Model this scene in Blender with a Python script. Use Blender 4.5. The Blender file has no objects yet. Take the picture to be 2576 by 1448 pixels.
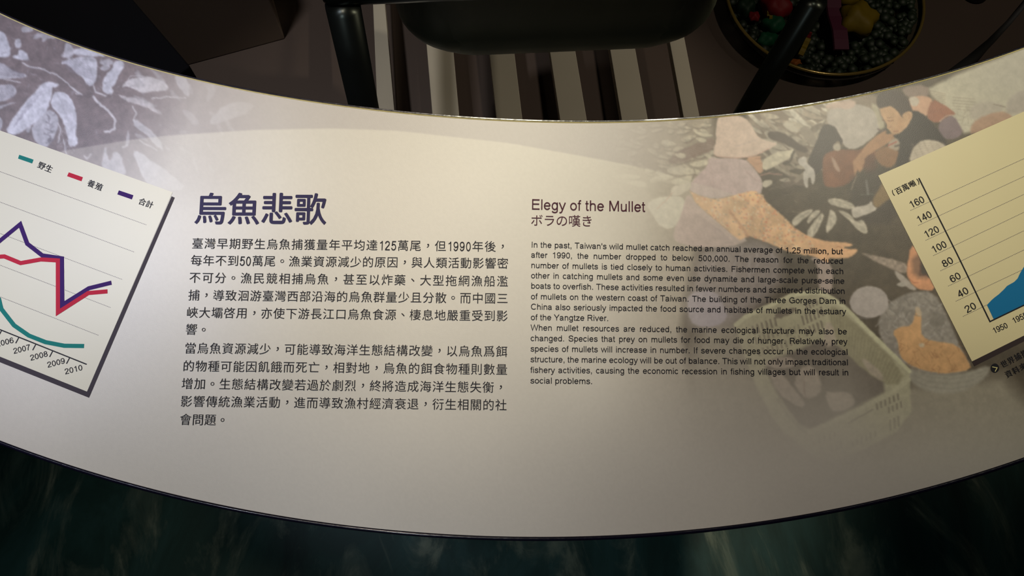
import bpy, math, random
import numpy as np
from mathutils import Vector, Matrix

# ---------------------------------------------------------------- camera
CAM = Vector((0.0, 0.0, 1.45))
PITCH = math.radians(68.0)
FPX = 2000.0
F = Vector((0, math.cos(PITCH), -math.sin(PITCH)))
R = Vector((1, 0, 0))
D = Vector((0, -math.sin(PITCH), -math.cos(PITCH)))
scene = bpy.context.scene
cd = bpy.data.cameras.new('camera'); cam = bpy.data.objects.new('camera', cd)
scene.collection.objects.link(cam); scene.camera = cam
cd.lens = 36.0 * FPX / 2576.0; cd.sensor_width = 36.0; cd.clip_start = 0.01
M = Matrix.Identity(4)
for i in range(3):
    M[i][0] = R[i]; M[i][1] = -D[i]; M[i][2] = -F[i]; M[i][3] = CAM[i]
cam.matrix_world = M

def ray(px, py):
    return F + R * ((px - 1288.0) / FPX) + D * ((py - 724.0) / FPX)
def at_z(px, py, z):
    r = ray(px, py); t = (z - CAM.z) / r.z
    return CAM + r * t
def at_y(px, py, y):
    r = ray(px, py); t = (y - CAM.y) / r.y
    return CAM + r * t

# panel plane, tilted like a reading rail
def c2w(v):
    return R * v[0] + D * v[1] + F * v[2]
EX = c2w((1, .014, 0)).normalized()
EYd = c2w((-132, 14424, -2000)).normalized()
PN = EYd.cross(EX).normalized()
if PN.dot(F) > 0: PN = -PN
EY = PN.cross(EX).normalized()          # up along the panel
PO = CAM + F * 0.60
def loc(px, py):                         # photo point -> coordinates on the panel (metres)
    px = np.asarray(px, float); py = np.asarray(py, float)
    rx = (px - 1288) / FPX; ry = (py - 724) / FPX
    d = [F[i] + R[i] * rx + D[i] * ry for i in range(3)]
    den = sum(d[i] * PN[i] for i in range(3)); t = (PO - CAM).dot(PN) / den
    q = [CAM[i] + d[i] * t - PO[i] for i in range(3)]
    return sum(q[i] * EX[i] for i in range(3)), sum(q[i] * EY[i] for i in range(3))
PM = Matrix.Identity(4)
for i in range(3):
    PM[i][0] = EX[i]; PM[i][1] = EY[i]; PM[i][2] = PN[i]; PM[i][3] = PO[i]

# ---------------------------------------------------------------- light and exposure
w = bpy.data.worlds.new('world'); scene.world = w; w.use_nodes = True
w.node_tree.nodes['Background'].inputs[0].default_value = (.55, .6, .7, 1)
w.node_tree.nodes['Background'].inputs[1].default_value = 0.035
vs = scene.view_settings
vs.view_transform = 'Standard'; vs.look = 'None'; vs.gamma = 1; vs.exposure = 0
vs.use_curve_mapping = False

def aim(o, target):
    o.rotation_euler = (Vector(target) - o.location).to_track_quat('-Z', 'Y').to_euler()
def spot(name, at, target, power, col, angle, blend, radius):
    l = bpy.data.lights.new(name, 'SPOT'); l.energy = power; l.color = col
    l.spot_size = math.radians(angle); l.spot_blend = blend; l.shadow_soft_size = radius
    o = bpy.data.objects.new(name, l); scene.collection.objects.link(o); o.location = at; aim(o, target)
    return o
def pw(px, py):
    x, y = loc(px, py); return PO + EX * float(x) + EY * float(y)
def mirror_dir(px, py):
    d = ray(px, py).normalized(); return d - PN * 2 * d.dot(PN)
spot('warm_spot', (0.0, .60, 2.7), pw(1150, 215), 55.8, (1.00, 0.93, 0.71), 19, 1.0, .05)
spot('warm_flood', (-.3, .25, 2.75), pw(900, 600), 30, (1.00, 0.81, 0.66), 40, 1.0, .08)
spot('neutral_spot', (-.15, .15, 2.7), pw(1040, 470), 9, (1, .92, .84), 15.6, .25, .05)  # cone edge stands in for the soft shadow across the lower right
spot('cool_spot', (-.9, .10, 2.6), pw(-140, 330), 88.0, (0.78, 0.82, 1.00), 20, 1.0, .06)
spot('right_spot', (.75, .55, 2.65), pw(2640, 250), 74.3, (1.00, 0.95, 0.74), 19, 1.0, .05)
spot('side_spot', (2.0, 1.0, 2.3), (.08, .98, .1), 108, (1, .88, .72), 18, .6, .03)
spot('back_spot', (-.62, .95, 2.8), (-.46, 1.08, 0), 120, (1, .95, .92), 30, 1.0, .05)
spot('back_right_fill', (1.2, .6, 2.8), (1.05, 1.08, 0), 60, (1, .86, .68), 42, 1.0, .05)  # added fill that brightens the floor at the back right
spot('front_floor_fill', (-.4, -1.3, 2.8), (-.3, 0, 0), 30, (.86, .95, 1), 50, 1.0, .08)  # added fill for the marble floor in front of the panel
spot('cool_lamp', pw(640, 1120) + mirror_dir(640, 1120) * 1.5, pw(640, 1120), 9, (0.78, 0.86, 1.00), 26, 1.0, .05)
spot('market_fill', (.45, .55, 2.7), pw(1870, 470), 11, (1, .93, .74), 15, 1.0, .05)  # added fill, lifts the brightness of the printed market picture
spot('leg_fill', (2.3, .5, 2.2), (-.1, .85, .6), 26, (1, .85, .6), 26, 1.0, .03)  # added light that puts a warm highlight on the stand legs

PANELR = .38
PSPEC = .5
# ---------------------------------------------------------------- helpers
def lin(c):
    c = np.asarray(c, float) / 255.0
    return np.where(c <= 0.04045, c / 12.92, ((c + 0.055) / 1.055) ** 2.4)
def mat(name, col, rough=.5, metal=0.0, spec=.5, noise=None, bump=None, trans=0.0, coat=0.0):
    m = bpy.data.materials.new(name); m.use_nodes = True; nt = m.node_tree
    b = nt.nodes['Principled BSDF']; c = (*lin(col), 1)
    b.inputs['Base Color'].default_value = c
    b.inputs['Roughness'].default_value = rough; b.inputs['Metallic'].default_value = metal
    b.inputs['Specular IOR Level'].default_value = spec
    b.inputs['Transmission Weight'].default_value = trans
    b.inputs['Coat Weight'].default_value = coat
    tc = nt.nodes.new('ShaderNodeTexCoord')
    if noise:
        sc, amt = noise
        n = nt.nodes.new('ShaderNodeTexNoise'); n.inputs['Scale'].default_value = sc; n.inputs['Detail'].default_value = 4
        nt.links.new(tc.outputs['Object'], n.inputs['Vector'])
        mx = nt.nodes.new('ShaderNodeMixRGB'); mx.inputs[1].default_value = (*(np.array(c[:3]) * (1 - amt)), 1)
        mx.inputs[2].default_value = (*np.minimum(np.array(c[:3]) * (1 + amt), 1), 1)
        nt.links.new(n.outputs['Fac'], mx.inputs[0]); nt.links.new(mx.outputs[0], b.inputs['Base Color'])
    if bump:
        sc, amt = bump
        n2 = nt.nodes.new('ShaderNodeTexNoise'); n2.inputs['Scale'].default_value = sc
        nt.links.new(tc.outputs['Object'], n2.inputs['Vector'])
        bp = nt.nodes.new('ShaderNodeBump'); bp.inputs['Strength'].default_value = amt; bp.inputs['Distance'].default_value = .001
        nt.links.new(n2.outputs['Fac'], bp.inputs['Height']); nt.links.new(bp.outputs[0], b.inputs['Normal'])
    return m
def tag(o, label=None, cat=None, group=None, kind=None):
    if label: o['label'] = label
    if cat: o['category'] = cat
    if group: o['group'] = group
    if kind: o['kind'] = kind
    return o
def empty(name, at=(0, 0, 0), parent=None):
    o = bpy.data.objects.new(name, None); scene.collection.objects.link(o); o.location = at
    if parent: o.parent = parent
    return o
def mesh_obj(name, verts, faces, m, parent=None, smooth=False, at=None):
    me = bpy.data.meshes.new(name); me.from_pydata([tuple(v) for v in verts], [], [tuple(f) for f in faces]); me.update()
    if m: me.materials.append(m)
    if smooth: me.polygons.foreach_set('use_smooth', [True] * len(me.polygons))
    o = bpy.data.objects.new(name, me); scene.collection.objects.link(o)
    if parent: o.parent = parent
    if at is not None: o.location = at
    return o
def fix_normals(o):
    import bmesh
    bm = bmesh.new(); bm.from_mesh(o.data); bmesh.ops.recalc_face_normals(bm, faces=bm.faces); bm.to_mesh(o.data); bm.free()
    return o
def bevel(o, wd, seg=2):
    md = o.modifiers.new('bevel', 'BEVEL'); md.width = wd; md.segments = seg; md.limit_method = 'ANGLE'
    return o
def prism(name, poly, z0, z1, m, parent=None, bev=0):
    n = len(poly); v = [(p[0], p[1], z0) for p in poly] + [(p[0], p[1], z1) for p in poly]
    f = [list(range(n))[::-1], list(range(n, 2 * n))] + [(i, (i + 1) % n, n + (i + 1) % n, n + i) for i in range(n)]
    o = fix_normals(mesh_obj(name, v, f, m, parent))
    if bev: bevel(o, bev)
    return o
def tube(name, pts, rad, m, parent=None, seg=20, caps=True):
    pts = [Vector(p) for p in pts]; n = len(pts); rad = rad if isinstance(rad, (list, tuple)) else [rad] * n
    v = []; f = []; up = Vector((0, 0, 1)); prev = None
    for i, p in enumerate(pts):
        t = (pts[min(i + 1, n - 1)] - pts[max(i - 1, 0)]).normalized()
        a = prev if prev is not None else (up.cross(t) if abs(t.z) < .95 else Vector((1, 0, 0)))
        a = (a - t * a.dot(t)).normalized(); prev = a; b = t.cross(a)
        for k in range(seg):
            th = 2 * math.pi * k / seg; v.append(p + (a * math.cos(th) + b * math.sin(th)) * rad[i])
    for i in range(n - 1):
        for k in range(seg):
            f.append((i * seg + k, i * seg + (k + 1) % seg, (i + 1) * seg + (k + 1) % seg, (i + 1) * seg + k))
    if caps: f += [list(range(seg))[::-1], [(n - 1) * seg + k for k in range(seg)]]
    return fix_normals(mesh_obj(name, v, f, m, parent, smooth=seg > 8))

# ---------------------------------------------------------------- panel outline (photo points)
TOPP = [(0,35.8),(49.7,56),(99,79.5),(165.7,106),(232,131),(298,152.5),(348,165.7),(431,184),(530,205.5),(630,229.7),(722.9,250),(833,266.6),(916,275.7),(999,284.5),(1109.6,293.4),(1220,301.7),(1280,305),(1418,309.5),(1528.6,309.5),(1639,305),(1749.6,299),(1832.5,293),(1920,284),(2032.6,267),(2132,248),(2198,235.4),(2264.7,218.8),(2364,192),(2463.7,161),(2576,122.7)]
BOTP = [(0,1107),(97,1144),(194,1175),(291,1202),(388,1227.5),(485,1252.7),(582,1275),(679,1293.5),(776,1309),(893,1323.8),(1000,1334),(1183.5,1344.3),(1367,1348),(1550.6,1344.3),(1734,1332),(1917.7,1311),(2101,1278.8),(2284.8,1237.8),(2468,1184),(2576,1150)]
def fitc(P, deg):
    a = np.array(P); return np.polyfit((a[:, 0] - 1288) / 1288, a[:, 1], deg)
CT, CB = fitc(TOPP, 5), fitc(BOTP, 4)
X0, X1 = -230, 2810
def ev(C, x):
    u = (np.asarray(x, float) - 1288) / 1288
    uc = np.clip(u, -1.0, 1.0); y = np.polyval(C, uc); dC = np.polyder(C)
    du = u - uc                                     # beyond the fitted range go on as a gentle parabola
    return y + np.polyval(dC, uc) * du + 0.5 * np.polyval(np.polyder(dC), uc) * du * du * .6
def ytop(x): return ev(CT, x)
def ybot(x): return ev(CB, x)

# ---------------------------------------------------------------- the printed sheet (flat print: colours kept per vertex)
STEP = 2.0
GX = np.arange(X0 - 10, X1 + 12, STEP); GY = np.arange(-150, 1420, STEP)
H_, W_ = len(GY), len(GX)
rng = np.random.default_rng(7)
def vnoise(scale, seed=0):
    r = np.random.default_rng(seed); h = int(H_ * STEP / scale) + 3; w2 = int(W_ * STEP / scale) + 3
    g = r.random((h, w2)).astype(np.float32)
    yy = (np.arange(H_) * STEP / scale); xx = (np.arange(W_) * STEP / scale)
    y0 = yy.astype(int); x0 = xx.astype(int); fy = (yy - y0)[:, None]; fx = (xx - x0)[None, :]
    fy = fy * fy * (3 - 2 * fy); fx = fx * fx * (3 - 2 * fx)
    a = g[y0][:, x0]; b = g[y0][:, x0 + 1]; c = g[y0 + 1][:, x0]; d = g[y0 + 1][:, x0 + 1]
    return (a * (1 - fx) + b * fx) * (1 - fy) + (c * (1 - fx) + d * fx) * fy
paper = np.array([220, 216, 205], np.float32)
XX = GX[None, :] + 0 * GY[:, None]; YY = GY[:, None] + 0 * GX[None, :]
def sst(a, b, x):
    t = np.clip((x - a) / (b - a), 0, 1); return t * t * (3 - 2 * t)
def alpha_poly(pts, soft):
    P = np.array(pts, float); x0, y0 = P.min(0) - soft * 2 - 4; x1, y1 = P.max(0) + soft * 2 + 4
    ix0 = max(0, int((x0 - GX[0]) / STEP)); ix1 = min(W_, int((x1 - GX[0]) / STEP) + 2)
    iy0 = max(0, int((y0 - GY[0]) / STEP)); iy1 = min(H_, int((y1 - GY[0]) / STEP) + 2)
    if ix1 <= ix0 or iy1 <= iy0: return None
    x = GX[ix0:ix1][None, :]; y = GY[iy0:iy1][:, None]
    ins = np.zeros((iy1 - iy0, ix1 - ix0), bool); dm = np.full(ins.shape, 1e9)
    n = len(P)
    for i in range(n):
        ax, ay = P[i]; bx, by = P[(i + 1) % n]
        dx, dy = bx - ax, by - ay; L = dx * dx + dy * dy + 1e-9
        t = np.clip(((x - ax) * dx + (y - ay) * dy) / L, 0, 1)
        dm = np.minimum(dm, (x - ax - t * dx) ** 2 + (y - ay - t * dy) ** 2)
        if ay != by:
            c = ((ay > y) != (by > y)) & (x < (bx - ax) * (y - ay) / (by - ay) + ax)
            ins ^= c
    sd = np.sqrt(dm) * np.where(ins, 1, -1)
    return (slice(iy0, iy1), slice(ix0, ix1)), np.clip(sd / (2 * soft) + .5, 0, 1).astype(np.float32)
def smooth_poly(pts, it=2):
    for _ in range(it):
        q = []
        for i in range(len(pts)):
            a, b = pts[i], pts[(i + 1) % len(pts)]
            q += [(.75 * a[0] + .25 * b[0], .75 * a[1] + .25 * b[1]), (.25 * a[0] + .75 * b[0], .25 * a[1] + .75 * b[1])]
        pts = q
    return pts
class Z:                                             # crop coordinates -> photo pixels
    def __init__(s, ox, oy, k): s.ox, s.oy, s.k = ox, oy, k
    def __call__(s, pts): return [(s.ox + p[0] / s.k, s.oy + p[1] / s.k) for p in pts]
def fill(img, pts, col, a=1.0, soft=2.0, sm=1, tex=0.0, tn=None):
    r = alpha_poly(smooth_poly(pts, sm) if sm else pts, soft)
    if r is None: return
    s, al = r; c = np.array(col, np.float32)[None, None, :]
    if tex: c = c * (1 + tex * (tn[s] - .5)[..., None])
    al = (al * a)[..., None]; img[s] = img[s] * (1 - al) + c * al
def stroke(img, pts, col, wd, a=1.0, soft=1.2):
    P = np.array(pts, float)
    x0, y0 = P.min(0) - wd - 4; x1, y1 = P.max(0) + wd + 4
    ix0 = max(0, int((x0 - GX[0]) / STEP)); ix1 = min(W_, int((x1 - GX[0]) / STEP) + 2)
    iy0 = max(0, int((y0 - GY[0]) / STEP)); iy1 = min(H_, int((y1 - GY[0]) / STEP) + 2)
    if ix1 <= ix0 or iy1 <= iy0: return
    x = GX[ix0:ix1][None, :]; y = GY[iy0:iy1][:, None]; dm = np.full((iy1 - iy0, ix1 - ix0), 1e9)
    for i in range(len(P) - 1):
        ax, ay = P[i]; bx, by = P[i + 1]; dx, dy = bx - ax, by - ay; L = dx * dx + dy * dy + 1e-9
        t = np.clip(((x - ax) * dx + (y - ay) * dy) / L, 0, 1)
        dm = np.minimum(dm, (x - ax - t * dx) ** 2 + (y - ay - t * dy) ** 2)
    al = (np.clip((wd / 2 - np.sqrt(dm)) / (2 * soft) + .5, 0, 1) * a).astype(np.float32)[..., None]
    s = (slice(iy0, iy1), slice(ix0, ix1)); img[s] = img[s] * (1 - al) + np.array(col, np.float32) * al
def leaf(cx, cy, L, wd, ang, n=8):
    o = []
    for i in range(n):
        t = 2 * math.pi * i / n; u = math.cos(t) * L / 2; v = math.sin(t) * wd / 2 * (1 - .35 * math.cos(t))
        o.append((cx + u * math.cos(ang) - v * math.sin(ang), cy + u * math.sin(ang) + v * math.cos(ang)))
    return o

N1, N2, N3 = vnoise(7, 1), vnoise(22, 2), vnoise(70, 3)
rd = random.Random(11)

# --- left picture: a heap of fish, faded black and white
LP = np.empty((H_, W_, 3), np.float32); LP[:] = (120, 107, 109)
LP *= (1 + .10 * (N2 - .5) + .06 * (N1 - .5))[..., None]
A = Z(0, 0, 3.017); lt = (196, 196, 208); lt2 = (184, 182, 192)
for _ in range(70):
    cx, cy = rd.uniform(-220, 420), rd.uniform(-120, 420)
    fill(LP, leaf(cx, cy, rd.uniform(4, 14), rd.uniform(2, 4), rd.uniform(0, 3.1)), (150, 144, 152), .55, 1.5, 0)
for _ in range(26):
    cx, cy = rd.uniform(-230, -20), rd.uniform(-120, 330)
    fill(LP, leaf(cx, cy, rd.uniform(50, 110), rd.uniform(20, 38), rd.uniform(.3, 2.4)), lt, .9, 2, 1, .25, N1)
shapes = [
 ([(-60,200),(0,230),(40,260),(70,330),(85,390),(70,425),(30,435),(-60,420)], lt, 1),
 ([(120,295),(160,295),(165,340),(135,375),(110,350)], lt2, 1),
 ([(145,375),(180,380),(215,430),(215,460),(150,450),(100,445),(90,425),(140,420)], lt, 1),
 ([(165,200),(210,200),(250,220),(240,235),(190,250),(165,240)], lt2, .9),
 ([(265,258),(330,250),(390,265),(430,290),(370,290),(320,330),(330,285),(250,305)], lt2, .8),
 ([(490,330),(540,335),(560,370),(570,400),(520,440),(475,445),(490,390)], lt2, 1),
 ([(560,372),(640,360),(760,405),(810,430),(700,432),(640,420),(555,412)], lt, 1),
 ([(445,475),(560,440),(700,430),(735,450),(740,520),(735,600),(700,650),(665,660),(630,590),(580,560),(520,490)], lt, 1),
 ([(745,460),(830,440),(870,470),(820,500),(770,490)], lt2, .9),
 ([(750,510),(830,480),(840,520),(780,540)], lt2, .9),
 ([(860,470),(930,455),(950,500),(905,560),(885,620),(845,670),(862,700),(820,715),(778,690),(775,640),(800,570),(850,520)], lt, 1),
 ([(-60,450),(0,470),(50,500),(120,550),(190,560),(210,585),(120,590),(60,600),(-60,600)], lt2, 1),
 ([(-60,640),(0,645),(100,640),(130,680),(120,720),(60,755),(-60,790)], lt2, 1),
 ([(-60,800),(0,800),(140,770),(60,800),(0,830)], lt2, .9),
 ([(330,625),(390,622),(450,640),(430,660),(395,660),(395,690),(380,780),(330,880),(270,930),(200,975),(115,1030),(42,1003),(80,930),(150,830),(240,720)], (206,206,218), 1),
 ([(400,705),(470,690),(540,740),(575,830),(585,930),(572,1010),(585,1060),(590,1105),(520,1115),(515,1040),(485,930),(430,850),(385,800)], (204,204,216), 1),
 ([(360,830),(420,850),(450,930),(420,1010),(390,1080),(355,1125),(290,1105),(250,1030),(238,960),(290,900)], lt2, 1),
 ([(190,985),(240,930),(235,980),(212,1012)], lt2, .9),
 ([(920,670),(940,630),(980,605),(1080,582),(1200,598),(1270,640),(1280,675),(1200,690),(1100,707),(1040,692),(960,652)], (196,192,198), 1),
 ([(885,712),(950,730),(1060,748),(1150,780),(1192,830),(1186,862),(1110,812),(960,770)], (186,180,186), .95),
 ([(1320,565),(1400,565),(1435,640),(1445,740),(1390,710),(1345,640)], lt2, .9),
 ([(1590,910),(1700,795),(1830,768),(1935,790),(1900,850),(1700,925),(1600,945)], lt, .8),
 ([(1000,900),(1060,920),(1150,990),(1222,1070),(1242,1150),(1190,1110),(1110,1020),(1020,960)], lt2, .95),
 ([(775,1210),(800,1100),(815,1180),(830,1230),(862,1150),(900,1152),(935,1230),(965,1330),(900,1330),(770,1290)], lt2, .9),
 ([(1000,1130),(1100,1180),(1300,1320),(1430,1448),(1150,1440),(1060,1300)], lt, .9),
 ([(970,980),(985,1030),(980,1110),(950,1110)], lt2, .7),
 ([(-80,900),(-10,880),(30,930),(-20,1040),(-80,1060)], lt2, 1),
 ([(1380,820),(1450,850),(1520,930),(1480,960),(1400,880)], lt2, .6),
 ([(1550,640),(1625,650),(1640,700),(1600,760),(1560,770),(1590,700)], lt2, .6)]
for p, c, a in shapes: fill(LP, A(p), c, a, 1.6, 1, .12, N1)
for _ in range(16):
    cx, cy = rd.uniform(120, 330), rd.uniform(60, 150)
    fill(LP, leaf(cx, cy, rd.uniform(18, 46), rd.uniform(6, 13), rd.uniform(-.4, .9)), lt2, .6, 1.6, 1, .3, N1)
for _ in range(24):
    cx, cy = rd.uniform(330, 640), rd.uniform(170, 430)
    fill(LP, leaf(cx, cy, rd.uniform(16, 60), rd.uniform(4, 12), rd.uniform(.0, 1.3)), lt2, .45, 2, 1, .3, N1)
# shading and scale lines on the fish
for k in range(9):
    t = k / 8; stroke(LP, A([(300 - 190 * t + 40, 690 + 210 * t), (250 - 150 * t, 720 + 250 * t)]), (150, 146, 160), 3, .5)
for k in range(10):
    stroke(LP, A([(480 + 6 * k, 470 + 8 * k), (560 + 10 * k, 452 + 14 * k), (650 + 9 * k, 450 + 18 * k)]), (130, 124, 136), 2, .45)
for k in range(8):
    stroke(LP, A([(430 + 14 * k, 712 + 12 * k), (470 + 12 * k, 800 + 30 * k)]), (168, 166, 178), 2, .5)
for k in range(7):
    stroke(LP, A([(0, 470 + 16 * k), (90, 520 + 10 * k), (180, 562 + 3 * k)]), (125, 118, 128), 2, .5)
    stroke(LP, A([(0, 655 + 16 * k), (110, 650 + 14 * k)]), (125, 118, 128), 2, .5)
for k in range(14):
    stroke(LP, A([(330 + rd.uniform(0, 90), 850 + 18 * k), (350 + rd.uniform(0, 60), 870 + 18 * k)]), (110, 104, 112), 3, .6)
for s in [([(170,475),(230,510),(330,530),(430,570),(520,640),(620,720)], 3.5), ([(705,735),(760,790),(830,850),(875,920),(868,975),(830,1000),(795,995)], 6),
          ([(1150,750),(1280,735),(1410,742)], 3), ([(1005,805),(1035,860),(1010,915)], 3), ([(440,1080),(460,980),(440,930)], 3), ([(505,1170),(480,1060)], 3),
          ([(710,650),(720,700),(800,722)], 4), ([(540,660),(600,715),(575,712)], 3), ([(30,605),(80,610),(150,625)], 3), ([(845,665),(862,690),(840,712)], 3),
          ([(960,630),(990,575),(1060,575),(1150,590)], 2), ([(1060,1065),(1110,1095),(1190,1140)], 3), ([(930,1120),(970,1100)], 3), ([(640,1180),(660,1210),(690,1170)], 3)]:
    stroke(LP, A(s[0]), (206, 204, 212), s[1], .85)
fill(LP, A([(365,1050),(395,1045),(385,1075),(360,1072)]), (110, 102, 110), .8, 1)
for k in range(60):
    x, y = rd.uniform(440, 560), rd.uniform(960, 1180)
    stroke(LP, A([(x, y), (x + rd.uniform(-18, 18), y + rd.uniform(-30, 30))]), (180, 176, 184), 1.6, .5)
for _ in range(130):                                   # frayed edges
    x, y = rd.uniform(-200, 1000), rd.uniform(180, 760)
    stroke(LP, A([(x, y), (x + rd.uniform(-40, 40), y + rd.uniform(-18, 18))]), rd.choice([(190, 188, 198), (96, 88, 94)]), rd.uniform(1, 2.6), .35)

# --- right picture: people sorting the catch
RP = np.empty((H_, W_, 3), np.float32); RP[:] = (86, 76, 64)
RP *= (1 + .18 * (N2 - .5) + .08 * (N1 - .5))[..., None]
B = Z(1500, 250, 3.217); C = Z(1900, 0, 3.016); Dz = Z(1800, 650, 2.633); Ez = Z(2150, 620, 3.016)
fill(RP, [(1300,200),(1790,200),(1800,500),(1740,640),(1700,900),(1860,1250),(1300,1250)], (176, 166, 150), 1, 12)
fill(RP, [(1730,820),(1900,800),(2050,990),(2300,960),(2600,940),(2600,1300),(1730,1300)], (160, 152, 136), 1, 25)
def heap(poly, n, cols, L, wd, ang, a=.85):
    P = np.array(poly); x0, y0 = P.min(0); x1, y1 = P.max(0); k = 0; tries = 0
    while k < n and tries < n * 20:
        tries += 1; x, y = rd.uniform(x0, x1), rd.uniform(y0, y1); ins = False
        for i in range(len(P)):
            (ax, ay), (bx, by) = P[i], P[(i + 1) % len(P)]
            if (ay > y) != (by > y) and x < (bx - ax) * (y - ay) / (by - ay) + ax: ins = not ins
        if not ins: continue
        k += 1; l = rd.uniform(*L); g = rd.uniform(*ang); q = leaf(x, y, l, rd.uniform(*wd), g)
        fill(RP, [(p[0] + 2, p[1] + 3) for p in q], (96, 84, 76), a * .45, 2, 1)
        fill(RP, q, rd.choice(cols), a, 1.4, 1, .2, N1)
# faded heap left of the hat
fill(RP, [(1560,300),(1800,290),(1795,420),(1760,470),(1640,480),(1540,440)], (150, 138, 124), .5, 14)
heap([(1480,310),(1790,300),(1790,430),(1700,500),(1560,440)], 95, [(204,198,180),(196,188,170),(186,176,158)], (16, 40), (7, 13), (-.3, .7))
fill(RP, B([(640,420),(760,380),(870,330),(970,310),(950,420),(800,470),(690,520),(560,520)]), (124, 104, 96), .75, 3)
for k in range(5): stroke(RP, B([(720, 470 - 12 * k), (840, 420 - 16 * k), (950, 380 - 14 * k)]), (168, 150, 140), 1.6, .6)
for p in [[(570,560),(640,545),(780,555),(850,575),(790,605),(650,612),(580,590)], [(100,620),(200,600),(330,610),(355,640),(180,645)], [(100,650),(300,650),(400,670),(415,700),(370,712),(240,680)],
          [(430,640),(560,600),(640,630),(560,650),(440,680)], [(610,650),(720,620),(780,615),(770,650),(720,690),(610,690)], [(520,330),(600,330),(660,370),(560,375)], [(620,440),(700,430),(730,465),(680,480)],
          [(740,520),(820,500),(900,480),(910,530),(800,550)], [(780,260),(850,265),(960,290),(880,310)], [(790,310),(850,305),(900,330),(860,355)]]:
    fill(RP, B(p), (214, 208, 188), .9, 1.6, 1, .1, N1)
fill(RP, B([(420,660),(540,640),(650,690),(620,760),(480,800),(400,760)]), (150, 140, 124), .7, 8)
# heap right of the hat up to the man
fill(RP, [(1880,230),(2230,220),(2230,330),(2100,370),(2060,400),(1920,420),(1880,330)], (140, 124, 110), 1, 6)
heap([(1880,240),(2170,225),(2120,290),(2050,350),(1960,345),(1900,330)], 75, [(206,198,182),(190,180,164),(216,210,196),(160,146,132)], (28, 64), (8, 15), (.1, .9), .95)
heap([(1900,290),(2130,280),(2080,350),(2040,430),(1960,470),(1910,400)], 42, [(214,206,190),(198,188,170),(170,156,140)], (30, 70), (9, 17), (.0, 1.1), .95)
heap([(1920,350),(2010,350),(2060,300),(2090,420),(2000,480),(1930,470)], 14, [(176,164,148),(198,190,172),(120,106,96)], (34, 66), (10, 18), (-.9, .9), .9)
fill(RP, C([(0,920),(120,960),(330,1010),(420,1100),(430,1260),(400,1448),(-60,1448),(-60,1100)]), (90, 78, 70), .3, 10)
fill(RP, B([(1380,270),(1440,250),(1560,290),(1650,370),(1720,400),(1700,440),(1600,400),(1480,340),(1400,320)]), (84, 70, 64), 1, 2)
fill(RP, B([(1640,240),(1700,200),(1780,300),(1790,370),(1730,370),(1670,300)]), (150, 138, 126), 1, 2)
fill(RP, B([(1500,190),(1580,180),(1650,260),(1610,270),(1540,240)]), (206, 198, 182), 1, 2)
fill(RP, B([(1335,500),(1440,430),(1560,410),(1600,400),(1598,440),(1560,480),(1450,540),(1350,585)]), (208, 200, 180), 1, 1.6, 1, .15, N1)
fill(RP, B([(1340,660),(1430,645),(1420,690),(1350,720)]), (204, 196, 180), 1, 1.6)
stroke(RP, B([(1330,612),(1400,598),(1500,608)]), (180, 140, 130), 3, .8)
stroke(RP, B([(1600,420),(1570,500),(1520,520)]), (74, 64, 58), 6, .8)
for k in range(26):
    x, y = rd.uniform(1380, 1800), rd.uniform(560, 1000)
    stroke(RP, B([(x, y), (x + rd.uniform(20, 70), y + rd.uniform(-14, 14))]), rd.choice([(120, 108, 98), (66, 58, 54), (150, 136, 122)]), rd.uniform(1.5, 3), .55)
# background upper right of the man
fill(RP, C([(1310,650),(2060,360),(2900,0),(2900,700),(2060,860),(1600,1030),(1540,960),(1440,820),(1330,730)]), (196, 190, 172), 1, 5, 1, .06, N2)
fill(RP, C([(1100,660),(1310,640),(1320,740),(1240,740),(1150,740)]), (150, 130, 122), .9, 3)
for k in range(7): stroke(RP, C([(1330, 690 + 15 * k), (1440, 712 + 15 * k)]), (156, 140, 122), 1.6, .8)
for k in range(5): stroke(RP, C([(1500, 738 + 22 * k), (1665, 752 + 22 * k)]), (160, 148, 132), 2, .8)
for k in range(22): stroke(RP, C([(1480 + rd.uniform(0, 160), 800 + rd.uniform(0, 160)), (1520 + rd.uniform(0, 160), 810 + rd.uniform(0, 160))]), rd.choice([(170, 160, 145), (208, 202, 186)]), 2, .5)
fill(RP, C([(1640,800),(1760,760),(1900,800),(1850,860),(1680,920),(1620,880)]), (178, 168, 158), .8, 5)
fill(RP, C([(1630,970),(1680,900),(1850,840),(1930,860),(1960,900),(1640,1030)]), (178, 140, 118), .9, 3)
fill(RP, C([(1900,800),(1940,720),(2039,680),(2200,640),(2200,820),(2039,850),(1910,870)]), (172, 162, 154), .9, 4)
stroke(RP, C([(1810,790),(1900,812)]), (120, 104, 92), 2, .8)
# person behind the man
fill(RP, C([(1140,770),(1190,738),(1250,725),(1340,738),(1345,800),(1300,890),(1240,860),(1190,840)]), (212, 168, 142), 1, 2)
fill(RP, C([(1160,740),(1220,730),(1250,770),(1220,810),(1180,800)]), (204, 192, 178), 1, 2)
fill(RP, C([(1340,745),(1420,790),(1500,840),(1520,870),(1460,885),(1400,930),(1340,925),(1295,885)]), (160, 106, 86), 1, 2)
fill(RP, C([(1390,935),(1450,890),(1500,875),(1555,950),(1575,1010),(1530,1050),(1440,1062),(1390,1000)]), (128, 110, 118), 1, 2)
stroke(RP, C([(1400,920),(1450,880),(1500,872)]), (200, 180, 170), 2.4, .8)
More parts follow.
